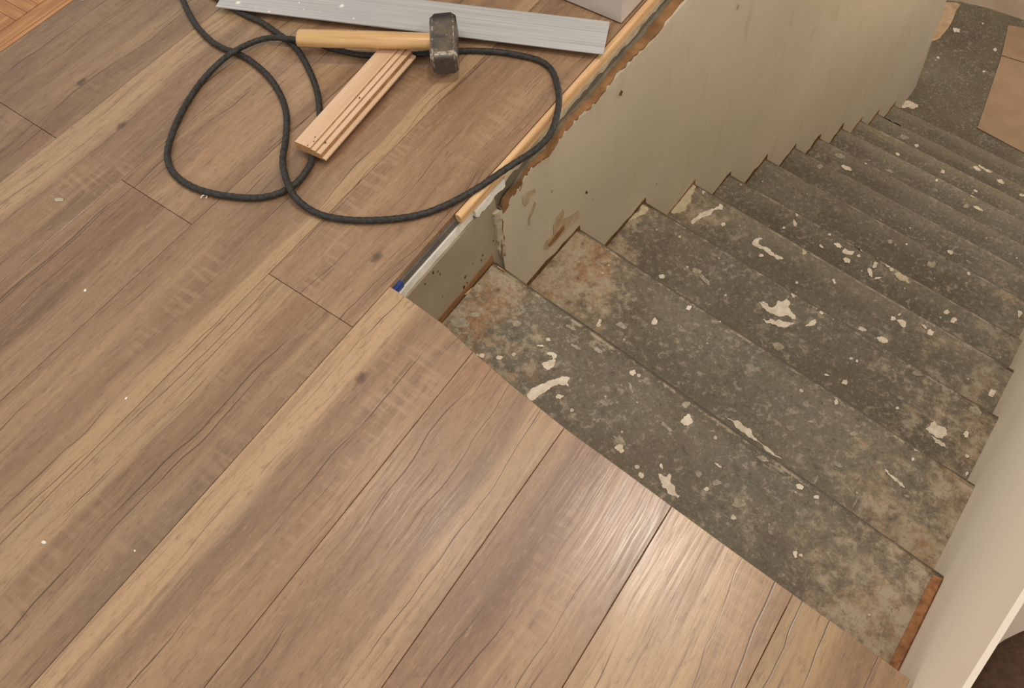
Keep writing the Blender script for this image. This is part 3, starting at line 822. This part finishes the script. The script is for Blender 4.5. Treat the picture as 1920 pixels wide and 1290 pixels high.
trace(*ZC, [(1250, 1025), (1290, 1045), (1330, 1070), (1362, 1112), (1325, 1100), (1280, 1075)])
trace(*ZD, [(1192, 788), (1205, 765), (1235, 752), (1266, 758), (1240, 775), (1235, 795), (1275, 815), (1330, 850), (1385, 880), (1418, 898), (1380, 908), (1340, 880), (1290, 852), (1235, 822), (1205, 808)])
trace(*ZD, [(752, 642), (768, 612), (805, 590), (845, 562), (900, 540), (945, 525), (960, 506), (985, 525), (978, 548), (945, 545), (905, 562), (870, 595), (820, 612), (785, 632), (765, 652)])
trace(*ZD, [(602, 562), (640, 505), (690, 445), (738, 385), (785, 342), (802, 362), (775, 415), (750, 450), (745, 500), (715, 545), (680, 565), (630, 578)], M_SPLAT_Y)
trace(*ZD, [(300, 640), (345, 575), (400, 508), (440, 530), (436, 560), (390, 590), (350, 612)], M_SPLAT_Y)
trace(*ZD, [(822, 368), (850, 365), (872, 385), (860, 420), (840, 438), (828, 410)])
trace(*ZD, [(478, 515), (520, 508), (575, 520), (572, 535), (520, 532), (490, 528)])
trace(*ZD, [(1555, 870), (1562, 820), (1590, 805), (1630, 820), (1625, 848), (1590, 855), (1572, 875)], M_SPLAT_Y)
trace(*ZE, [(1608, 195), (1630, 190), (1648, 215), (1690, 222), (1702, 255), (1690, 280), (1650, 275), (1625, 255)])
trace(*ZE, [(655, 790), (690, 778), (712, 800), (745, 795), (780, 822), (740, 832), (700, 815)])
trace(*ZE, [(610, 848), (630, 822), (665, 845), (700, 850), (688, 872), (650, 872)])
trace(*ZE, [(985, 1010), (1020, 1000), (1050, 1020), (1080, 1010), (1088, 1050), (1098, 1082), (1070, 1065), (1035, 1060), (1000, 1035)], M_SPLAT_Y)
trace(1620, 150, 6.4, [(480, 250), (530, 238), (590, 262), (648, 292), (655, 325), (600, 345), (540, 325), (480, 335), (430, 320)])
trace(1620, 150, 6.4, [(230, 420), (300, 435), (380, 480), (450, 520), (490, 548), (440, 535), (350, 490), (260, 450)], M_SPLAT_F)
for (cx, cy, w, h, a) in [
    (1028, 636, 8, 7, 0), (1014, 648, 13, 4, 5), (1049, 743, 14, 9, 0), (1187, 698, 12, 10, 0), (1287, 788, 19, 21, 0), (1227, 603, 11, 13, 0), (1292, 577, 9, 8, 0),
    (1123, 606, 7, 16, 20), (904, 667, 9, 9, 0), (937, 670, 13, 7, 0), (1240, 874, 5, 10, -20), (1325, 917, 10, 9, 0), (1203, 891, 11, 11, 0), (1375, 970, 11, 9, 30), (1491, 1039, 7, 14, -15), (1502, 1041, 7, 7, 0),
    (1500, 913, 14, 11, 10), (1531, 932, 9, 7, 0), (1679, 898, 44, 6, 42), (1630, 1153, 6, 4, 20), (1346, 872, 15, 4, 38), (1521, 605, 8, 5, 0), (1489, 553, 12, 9, 0), (1540, 586, 8, 7, 0), (1617, 617, 17, 7, 25),
    (1675, 597, 11, 9, 0), (1692, 606, 20, 11, 35), (1686, 590, 5, 4, 0), (1745, 623, 12, 10, 0), (1733, 612, 12, 4, 42), (1775, 585, 11, 10, 0), (1788, 600, 12, 10, 0), (1654, 637, 22, 11, 25), (1596, 672, 6, 5, 0), (1607, 677, 5, 5, 0),
    (1584, 716, 11, 9, 0), (1550, 703, 10, 4, 15), (1540, 720, 15, 7, 30), (1498, 699, 20, 4, 30), (1587, 751, 11, 7, -20), (1568, 754, 7, 12, 10), (1860, 737, 15, 12, -15), (1812, 814, 10, 11, 20), (1718, 842, 12, 7, 20), (1683, 765, 6, 5, 0),
    (1712, 861, 6, 6, 0), (1813, 855, 8, 6, 30), (1356, 420, 9, 6, -20), (1350, 372, 5, 7, 0), (1240, 518, 11, 9, 0), (1291, 578, 9, 7, 0), (1427, 479, 8, 6, 0), (1494, 402, 5, 9, 0), (1490, 419, 6, 13, -20), (1470, 427, 5, 5, 0),
    (1563, 525, 6, 5, 0), (1565, 530, 5, 5, 0), (1494, 530, 6, 5, 0), (1489, 551, 12, 9, -10), (1587, 315, 20, 7, 22), (1626, 304, 11, 8, 0), (1719, 273, 7, 6, 0), (1831, 316, 16, 6, 28), (1876, 340, 15, 7, 20), (1571, 460, 15, 7, 30),
    (1645, 479, 21, 7, 28), (1587, 488, 16, 9, 30), (1641, 496, 8, 13, 25), (1631, 510, 7, 18, -15), (1665, 495, 14, 10, 30), (1647, 521, 14, 4, -10), (1782, 473, 12, 7, 20), (1777, 480, 7, 6, 0), (1816, 513, 6, 6, 0), (1834, 391, 22, 5, 25),
    (1683, 289, 8, 5, 20), (1768, 322, 8, 6, 0), (1756, 338, 5, 5, 0), (1829, 358, 9, 4, 30), (1793, 56, 14, 8, 10), (1866, 93, 7, 6, 0), (1759, 108, 6, 4, 10), (1845, 134, 5, 3, 10), (1843, 44, 4, 3, 0), (1555, 440, 5, 4, 0), (1824, 368, 8, 4, 25),
    (1916, 366, 12, 5, 12), (1912, 589, 8, 12, 0), (1540, 462, 9, 4, 35), (1610, 480, 7, 5, 0), (1672, 505, 8, 8, 0), (1543, 424, 6, 3, 20), (1700, 458, 5, 4, 0), (1813, 888, 6, 9, 30)]:
    splat(cx, cy, w, h, a)
for (cx, cy, w, h, a) in [
    (968, 607, 16, 11, 0), (862, 604, 28, 22, 10), (892, 590, 24, 9, -10), (1071, 614, 18, 6, 25), (1183, 727, 5, 20, -15), (1286, 758, 14, 12, 0), (1162, 826, 26, 12, 30), (1250, 800, 26, 7, 45), (1459, 649, 21, 17, 10), (1484, 803, 12, 10, 0),
    (1600, 813, 16, 9, 0), (1306, 508, 18, 10, 20), (1322, 524, 26, 8, 40), (1669, 453, 9, 8, 0), (1743, 462, 8, 6, 0), (1745, 496, 16, 12, 0), (1385, 943, 24, 18, 20), (1444, 993, 8, 20, -10), (1479, 801, 11, 9, 0), (1668, 320, 14, 6, 20),
    (1538, 312, 12, 8, 0), (1518, 337, 14, 8, 0), (1575, 292, 18, 8, 15), (1695, 256, 16, 8, 20), (1660, 250, 20, 6, 25), (1812, 386, 10, 8, 0), (1530, 900, 5, 22, 25), (1605, 940, 5, 26, 30), (1520, 790, 10, 5, 0), (1570, 870, 18, 10, 30), (1080, 650, 20, 6, 30),
    (1120, 655, 24, 7, 30), (1165, 610, 20, 9, 25), (1430, 860, 22, 8, 30), (1345, 905, 16, 12, 0), (1310, 890, 12, 12, 0), (1700, 930, 10, 6, 30), (1830, 770, 26, 12, 35), (1720, 700, 20, 7, 20), (1890, 680, 28, 9, 35)]:
    splat(cx, cy, w, h, a, M_SPLAT_F)

# ------------------------------------------------------------------ things on the floor
# black cable: one long run looping over the boards
RC = 0.0062
def cpath(rows):
    return [at(px, py, z) for px, py, z in rows]
lo = RC + 0.0004; up = lo + 2 * RC + 0.0005
cab = [(318, -70, lo), (330, -30, lo), (343, 0, lo), (353, 22, lo), (370, 50, lo), (395, 76, lo), (420, 91, lo), (440, 98, lo), (470, 114, lo), (503, 143, lo), (526, 178, lo), (537, 215, lo), (536, 258, lo), (530, 300, lo + 0.004), (535, 330, up - 0.001), (541, 347, up), (552, 368, up - 0.002),
       (575, 389, lo + 0.003), (606, 404, lo), (650, 412, lo), (700, 413, lo), (752, 409, lo), (800, 399, lo), (850, 378, lo), (900, 350, lo + .001), (942, 321, lo + .002), (976, 299, lo + .002), (1006, 279, lo + .001), (1030, 254, lo), (1042, 224, lo), (1048, 190, lo + .002), (1045, 160, lo + .002), (1034, 131, lo), (1010, 113, lo),
       (970, 103, lo), (930, 97, lo), (880, 95, lo), (840, 97, lo), (790, 101, lo), (740, 104, lo), (705, 104, lo), (680, 103, lo), (650, 98, lo), (618, 90, lo + 0.001), (588, 80, lo + 0.006), (562, 75, up - 0.001), (545, 73, up), (520, 71, up - 0.001), (498, 72, lo + 0.006), (472, 80, lo + 0.008), (440, 96, up), (412, 117, lo + 0.006), (380, 150, lo), (352, 190, lo),
       (331, 230, lo), (317, 270, lo), (314, 296, lo), (326, 325, lo), (360, 350, lo), (410, 365, lo), (470, 371, lo), (512, 366, lo), (545, 351, lo), (566, 332, lo), (582, 306, lo), (592, 270, lo), (600, 235, lo), (599, 205, lo), (596, 178, lo), (587, 148, lo), (572, 116, lo), (556, 91, lo), (541, 77, lo), (520, 62, lo), (492, 43, lo), (462, 29, lo), (435, 15, lo), (405, -5, lo), (370, -30, lo), (330, -70, lo)]
def mat_cable():
    t = NT('black_rubber', 0.55, 0.35)
    n = t.noise(t.coord(), 160.0, 3, 0.6)
    t.color(t.ramp(n, [(0.35, srgb(36, 34, 32)), (0.65, srgb(62, 59, 55))]))
    t.bump(n, 0.2, 0.001)
    return t.m
M_CABLE = mat_cable()
cbl = finish('power_cable', tube('power_cable', catmull(cpath(cab), 0.004), RC, 14, 130.0, 0.05), M_CABLE, smooth=True)
tag(cbl, 'black power cable lying in loops on the laminate and over the floor edge', 'cable')

# profiled pine offcut lying on the cable, pointing at the hammer
a0 = at(552, 266, 0.032); b0 = at(606, 300, 0.022)
root = empty('moulding_offcut', (a0.x, a0.y, 0.0))
tag(root, 'short offcut of grooved pale pine moulding under the hammer handle', 'moulding')
e2 = at(712, 90, 0.032)
ey = Vector((e2.x - a0.x, e2.y - a0.y, 0)).normalized(); ex = Vector((ey.y, -ey.x, 0))
WMD = (Vector((b0.x, b0.y, 0)) - Vector((a0.x, a0.y, 0))).dot(ex)
LEN = 0.300
zb = 2 * RC + 0.0006
s = WMD / 0.076
prof = [(0.0, 0.0), (0.0, 0.0195), (0.0010, 0.0205), (0.0405, 0.0205), (0.0415, 0.0190), (0.0425, 0.0178), (0.0535, 0.0178), (0.0545, 0.0160), (0.0555, 0.0150), (0.0645, 0.0150), (0.0660, 0.0135), (0.0675, 0.0050), (0.0745, 0.0046), (0.0760, 0.0030), (0.0760, 0.0)]
strip_mat = {0: 0, 1: 0, 2: 0, 3: 1, 4: 1, 5: 0, 6: 1, 7: 1, 8: 0, 9: 0, 10: 1, 11: 0, 12: 0, 13: 0, 14: 0}
k = len(prof)
vs_ = []
nl = 2
for L in (0.0, LEN):
    for (x, z) in prof: vs_.append((x * s, L, z))
body_faces = [(i, (i + 1) % k, k + (i + 1) % k, k + i) for i in range(k)]
# body with end grain and groove slots as one part, the lip as another
me = mesh('body', vs_, body_faces + [tuple(reversed(range(k))), tuple(range(k, 2 * k))])
fix_normals(me)
ob = finish('body', me, M_MOULD, root)
ob.location = (0, 0, 0)
me.materials.append(M_MOULD_D); me.materials.append(M_MOULD_E)
for p in me.polygons:
    ids = sorted(p.vertices)
    if len(ids) > 4: p.material_index = 2
    else:
        i = min(ids)
        if ids == [0, k - 1, k, 2 * k - 1]: i = k - 1
        p.material_index = strip_mat.get(i, 0)
ang = math.atan2(-ey.x, ey.y)
root.rotation_euler = (0, 0, ang)
root.location = (a0.x, a0.y, zb)
for (px, py) in [(674, 183), (591, 257), (589, 265), (577, 273), (610, 267)]:
    P = at(px, py, zb + 0.0205 if px != 610 else zb + 0.0178)
    d = Vector((P.x - a0.x, P.y - a0.y, 0))
    rg = random.Random(px)
    r = 0.0012
    q = [(d.dot(ex) + r * math.cos(t_) * rg.uniform(.6, 1.4), d.dot(ey) + 1.5 * r * math.sin(t_) * rg.uniform(.6, 1.4)) for t_ in [j * math.pi / 4 for j in range(8)]]
    zz = 0.0205 if px != 610 else 0.0178
    o = bpy.data.objects.new('nail_mark', slab('nail_mark', q, zz - 0.001, zz + 0.0003)); COL.objects.link(o)
    o.data.materials.append(M_DARKBROWN); o.parent = root

# brushed metal straightedge
def mat_metal():
    t = NT('brushed_zinc', 0.45, 0.5)
    n = t.noise(t.mapping(t.coord(), (3.0, 420.0, 40.0)), 1.0, 4, 0.7)
    n2 = t.noise(t.coord(), 5.0, 3, 0.5)
    c = t.ramp(n, [(0.3, srgb(162, 161, 159)), (0.5, srgb(186, 185, 183)), (0.7, srgb(204, 203, 201))])
    c = t.mix(t.range(n2, 0.45, 0.7, 0, 0.3), c, srgb(178, 180, 184))
    t.color(c)
    t.b.inputs['Metallic'].default_value = 0.1
    t.bump(n, 0.1, 0.0005)
    return t.m
M_METAL = mat_metal()
zp0, zp1 = 0.0170, 0.0198
pl = at(404, 12, zp1); pr = at(1131, 101, zp1); pt = at(1143.5, 40, zp1)
ax_ = Vector((pr.x - pl.x, pr.y - pl.y, 0)); LP = ax_.length; ax_.normalize()
ay_ = Vector((-ax_.y, ax_.x, 0))
WP = (Vector((pt.x - pr.x, pt.y - pr.y, 0))).dot(ay_)
skew = (Vector((pt.x - pr.x, pt.y - pr.y, 0))).dot(ax_)
se = finish('straightedge', slab('straightedge', [(0, 0), (LP, 0), (LP + skew, WP), (skew * 0.5, WP)], zp0, zp1, 0.0005), M_METAL)
se.location = (pl.x, pl.y, 0.0)
se.rotation_euler = (0, 0, math.atan2(ax_.y, ax_.x))
tag(se, 'long flat grey brushed-metal straightedge with white paint spots on the laminate', 'straightedge')
for (px, py, r) in [(446.5, 5, 5), (561, 5, 2), (570, 17.5, 1.6), (505, 22, 2.2), (641, 11.5, 5), (440, -3, 5), (663, 35, 2.4), (600, 22, 1.2), (480, 14, 1.2)]:
    P = at(px, py, zp1); d = Vector((P.x - pl.x, P.y - pl.y, 0))
    rg = random.Random(int(px)); rad = r * 0.00105
    q = [(d.dot(ax_) + rad * math.cos(t_) * rg.uniform(.75, 1.25), d.dot(ay_) + rad * math.sin(t_) * rg.uniform(.75, 1.25)) for t_ in [j * math.pi / 5 for j in range(10)]]
    o = bpy.data.objects.new('paint_spot', slab('paint_spot', q, zp1 - 0.0005, zp1 + 0.0006)); COL.objects.link(o)
    o.data.materials.append(M_WHITEP); o.parent = se

# club hammer
HT = 0.0735
hA = at(829, 21, HT); hB = at(831, 106, HT)
hdir = Vector((hB.x - hA.x, hB.y - hA.y, 0)); HL = hdir.length; hdir.normalize()
hc = (hA + hB) / 2
side = Vector((-hdir.y, hdir.x, 0))
if side.x < 0: side = -side
ham = empty('club_hammer', (hc.x, hc.y, 0.0))
tag(ham, 'club hammer with a dark steel head and varnished wooden handle', 'hammer')
def mat_head():
    t = NT('worn_dark_steel', 0.42, 0.5)
    n = t.noise(t.coord(), 34.0, 6, 0.7, 0.5)
    n2 = t.noise(t.coord(), 120.0, 4, 0.7)
    c = t.ramp(n, [(0.30, srgb(66, 62, 57)), (0.5, srgb(100, 93, 83)), (0.66, srgb(122, 108, 90)), (0.8, srgb(146, 134, 118))])
    c = t.mix(t.range(n2, 0.60, 0.72, 0, 0.7), c, srgb(176, 166, 150))
    P = t.mapping(t.coord(), (1, 1, 1), (-hc.x, -hc.y, 0))
    def dotv(v):
        x = t.node('ShaderNodeVectorMath', operation='DOT_PRODUCT'); t.put(x.inputs[0], P); x.inputs[1].default_value = tuple(v); return x.outputs['Value']
    ac = t.math('DIVIDE', t.math('ABSOLUTE', dotv(side)), HWd / 2)
    al = t.math('DIVIDE', dotv(hdir), HL)
    edge = t.math('MULTIPLY', t.range(t.math('ABSOLUTE', t.math('SUBTRACT', ac, 0.80)), 0.0, 0.10, 1, 0), t.range(n, 0.46, 0.60, 0.0, 0.8))
    scuff = t.math('MULTIPLY', t.range(t.math('ABSOLUTE', t.math('SUBTRACT', al, 0.42)), 0.01, 0.05, 1, 0), t.range(n2, 0.40, 0.54, 0.1, 0.95))
    c = t.mix(t.range(al, -0.22, -0.40, 0, 0.8), c, srgb(40, 39, 38))
    c = t.mix(t.range(al, 0.455, 0.49, 0, 0.6), c, srgb(70, 64, 56))
    c = t.mix(t.math('MAXIMUM', edge, scuff), c, srgb(198, 188, 172))
    t.color(c)
    t.b.inputs['Metallic'].default_value = 0.3
    t.bump(t.math('ADD', n, n2), 0.35, 0.002)
    return t.m
HWd, HHt = 0.052, 0.052
M_HEAD = mat_head()
z0h = HT - HHt
# lofted head: chamfered square section, waisted a little, crowned faces
secs = [(-0.5, 0.78), (-0.485, 0.90), (-0.44, 1.0), (-0.30, 1.02), (0.0, 0.98), (0.30, 1.02), (0.44, 1.0), (0.485, 0.90), (0.5, 0.78)]
vs_, fs_ = [], []
c8 = 0.30
oct_ = [(-1, -1 + c8), (-1 + c8, -1), (1 - c8, -1), (1, -1 + c8), (1, 1 - c8), (1 - c8, 1), (-1 + c8, 1), (-1, 1 - c8)]
for (t_, sc_) in secs:
    ch = c8 if abs(t_) > 0.31 else 0.16
    sec = [(-1, -1 + ch), (-1 + ch, -1), (1 - ch, -1), (1, -1 + ch), (1, 1 - ch), (1 - ch, 1), (-1 + ch, 1), (-1, 1 - ch)]
    for (a, b) in sec:
        p = hc + hdir * (t_ * HL) + side * (a * sc_ * HWd / 2)
        vs_.append((p.x, p.y, z0h + HHt / 2 + b * sc_ * HHt / 2))
for i in range(len(secs) - 1):
    for k in range(8):
        fs_.append((i * 8 + k, i * 8 + (k + 1) % 8, (i + 1) * 8 + (k + 1) % 8, (i + 1) * 8 + k))
fs_ += [tuple(range(8)), tuple(range((len(secs) - 1) * 8, len(secs) * 8))]
hd = finish('head', fix_normals(mesh('head', vs_, fs_)), M_HEAD, ham)
hd['label'] = 'dark worn steel head'
# handle
he = at(560, 72, 0.052); hs = at(815, 77, 0.046)
HZ0, HZ1 = 0.0535, z0h + HHt / 2 + 0.004
start = Vector((he.x, he.y, HZ0)); end = Vector((hc.x, hc.y, HZ1)) + (Vector((hs.x, hs.y, 0)) - Vector((he.x, he.y, 0))).normalized() * 0.02
hax = (end - start); HLn = hax.length; hax.normalize()
hside = hax.cross(Vector((0, 0, 1))).normalized(); hup = hside.cross(hax)
stn = [(0.0, 0.90), (0.004, 0.98), (0.012, 1.0), (0.25, 1.03), (0.5, 0.98), (0.75, 0.92), (0.90, 0.93), (1.0, 0.93)]
vs_, fs_ = [], []
sg = 20
for (t_, sc_) in stn:
    for k in range(sg):
        a = 2 * math.pi * k / sg
        p = start + hax * (t_ * HLn) + hside * (0.0195 * sc_ * math.cos(a)) + hup * (0.0165 * sc_ * math.sin(a))
        vs_.append(p)
for i in range(len(stn) - 1):
    for k in range(sg):
        fs_.append((i * sg + k, i * sg + (k + 1) % sg, (i + 1) * sg + (k + 1) % sg, (i + 1) * sg + k))
fs_ += [tuple(range(sg)), tuple(range((len(stn) - 1) * sg, len(stn) * sg))]
def mat_handle():
    t = NT('varnished_ash', 0.22, 0.55)
    w = t.coord()
    v = t.mapping(w, (1, 1, 1), rot=(0, 0, -math.atan2(hax.y, hax.x)))
    v = t.mapping(v, (5, 90, 90))
    n = t.noise(v, 1.0, 4, 0.6, 0.4)
    c = t.ramp(n, [(0.3, srgb(186, 144, 92)), (0.5, srgb(208, 168, 114)), (0.7, srgb(220, 184, 132))])
    return t.color(c)
hm = fix_normals(mesh('handle', vs_, fs_))
hh = finish('handle', hm, mat_handle(), ham, smooth=True)
for p in hm.polygons:
    if len(p.vertices) > 4: p.use_smooth = False
hh['label'] = 'varnished pale wooden handle'
# faint worn stamp on the handle: a row of small dark dashes, illegible in the photograph
rg = random.Random(3)
vs_, fs_ = [], []
for j in range(16):
    t_ = 0.13 + j * 0.0165
    L = rg.uniform(0.002, 0.0034); H = rg.uniform(0.001, 0.0026)
    a0_ = math.radians(112)
    sc_ = 1.012
    base_ = len(vs_)
    for (dl, da) in [(-L / 2, -H / 2), (L / 2, -H / 2), (L / 2, H / 2), (-L / 2, H / 2)]:
        aa = a0_ + da / 0.018
        p = start + hax * (t_ * HLn + dl) + hside * (0.0195 * 1.035 * math.cos(aa)) + hup * (0.0165 * 1.035 * math.sin(aa))
        vs_.append(p)
    fs_.append((base_, base_ + 1, base_ + 2, base_ + 3))
st = finish('stamp', mesh('stamp', vs_, fs_), mat_flat('worn_stamp', srgb(128, 92, 50), srgb(150, 110, 62), 80), ham)
st['label'] = 'faint worn stamp'; st['kind'] = 'stuff'

# little chips and crumbs
def chip(name, px, py, w, h, ang, mat, label, z=0.0, th=0.0018, cat='debris', group='chips on the laminate'):
    rg = random.Random(int(px * 7 + py))
    n = 9
    c = at(px, py, z)
    sx, sy = w * 0.00095, h * 0.00125
    pts = []
    for k in range(n):
        a = 2 * math.pi * k / n
        r = rg.uniform(0.7, 1.2)
        x, y = 0.5 * sx * r * math.cos(a), 0.5 * sy * r * math.sin(a)
        pts.append((x, y))
    o = finish(name, slab(name, pts, 0.0, th, th * 0.4), mat)
    o.location = (c.x, c.y, z + 0.0002); o.rotation_euler = (0, 0, math.radians(ang))
    return tag(o, label, cat, group)
def curl(px, py):
    c = at(px, py, 0.0)
    pts = [(c.x + 0.005 * math.cos(a) * (1 - 0.1 * a), c.y + 0.006 * math.sin(a), 0.0014 + 0.0006 * a) for a in [k * 0.42 for k in range(11)]]
    o = finish('paint_curl', tube('paint_curl', [Vector(p) for p in pts], 0.0012, 6), M_WHITEP)
    return tag(o, 'tiny white curl of paint by the left cable loop', 'debris', 'chips on the laminate')
curl(383, 371)
chip('paint_chip', 112, 375, 19, 7, 30, M_CHALK, 'pale flat chip on the dark board left of the cable loops')
chip('paint_chip', 160, 545, 6, 5, 0, M_WHITEP, 'small white crumb left of the board end joints')
chip('paint_chip', 237, 747, 4, 4, 0, M_WHITEP, 'tiny white crumb beside the pale board streak')
chip('paint_chip', 82, 1017, 9, 4, 35, M_WHITEP, 'pale sliver on the boards near the left edge low down')
chip('paint_chip', 253, 1033, 4, 3, 0, M_WHITEP, 'tiny pale crumb in the lower left of the floor')
chip('paint_chip', 155, 0, 6, 3, 30, M_WHITEP, 'pale crumb at the top edge beside the parquet')
def splinter(px, py, qx, qy, label):
    z = tz(1)
    a, b = at(px, py, z + 0.001), at(qx, qy, z + 0.001)
    d = (b - a); L = d.length; d.normalize(); s_ = Vector((-d.y, d.x, 0)) * 0.0011
    pts = [a - s_ * 0.5, a + (b - a) * 0.5 - s_, b - s_ * 0.3, b + s_ * 0.3, a + (b - a) * 0.45 + s_, a + s_ * 0.6]
    o = finish('wood_splinter', slab('wood_splinter', [(p.x, p.y) for p in pts], z + 0.0002, z + 0.0022), M_PINE)
    return tag(o, label, 'debris', 'splinters on the top step')
splinter(933, 500, 947, 509, 'pale wood splinter at the wall corner of the top step nosing')
splinter(872, 553, 886, 540, 'pale wood splinter along the grey wall on the top step')
splinter(891, 557, 900, 553, 'short pale splinter lying on the top step near the grey wall')
splinter(893, 522, 897, 516, 'small upright-looking pale splinter on the top step')

# dark brown round thing in the bottom right corner, beyond the stair wall
RP, HP = 0.18, 0.20
vs_, fs_ = [], []
profp = [(0.0, HP + 0.012), (0.06, HP + 0.0115), (0.11, HP + 0.009), (0.145, HP + 0.003), (0.166, HP - 0.008), (0.177, HP - 0.025), (RP, HP - 0.05), (RP, 0.04), (0.176, 0.012), (0.165, 0.0), (0.0, 0.0)]
sg = 48
for (r, z) in profp[1:-1]:
    for k in range(sg):
        a = 2 * math.pi * k / sg
        vs_.append((r * math.cos(a), r * math.sin(a), z))
top = len(vs_); vs_.append((0, 0, profp[0][1])); bot = len(vs_); vs_.append((0, 0, 0))
nr = len(profp) - 2
for i in range(nr - 1):
    for k in range(sg):
        fs_.append((i * sg + k, i * sg + (k + 1) % sg, (i + 1) * sg + (k + 1) % sg, (i + 1) * sg + k))
for k in range(sg):
    fs_.append((top, k, (k + 1) % sg)); fs_.append((bot, (nr - 1) * sg + (k + 1) % sg, (nr - 1) * sg + k))
pf = finish('floor_cushion', fix_normals(mesh('floor_cushion', vs_, fs_)), M_POUF, smooth=True)
pf.location = (1.142, -0.108, 0.0)
tag(pf, 'dark brown rounded cushion in the bottom right corner beyond the stair wall', 'cushion')
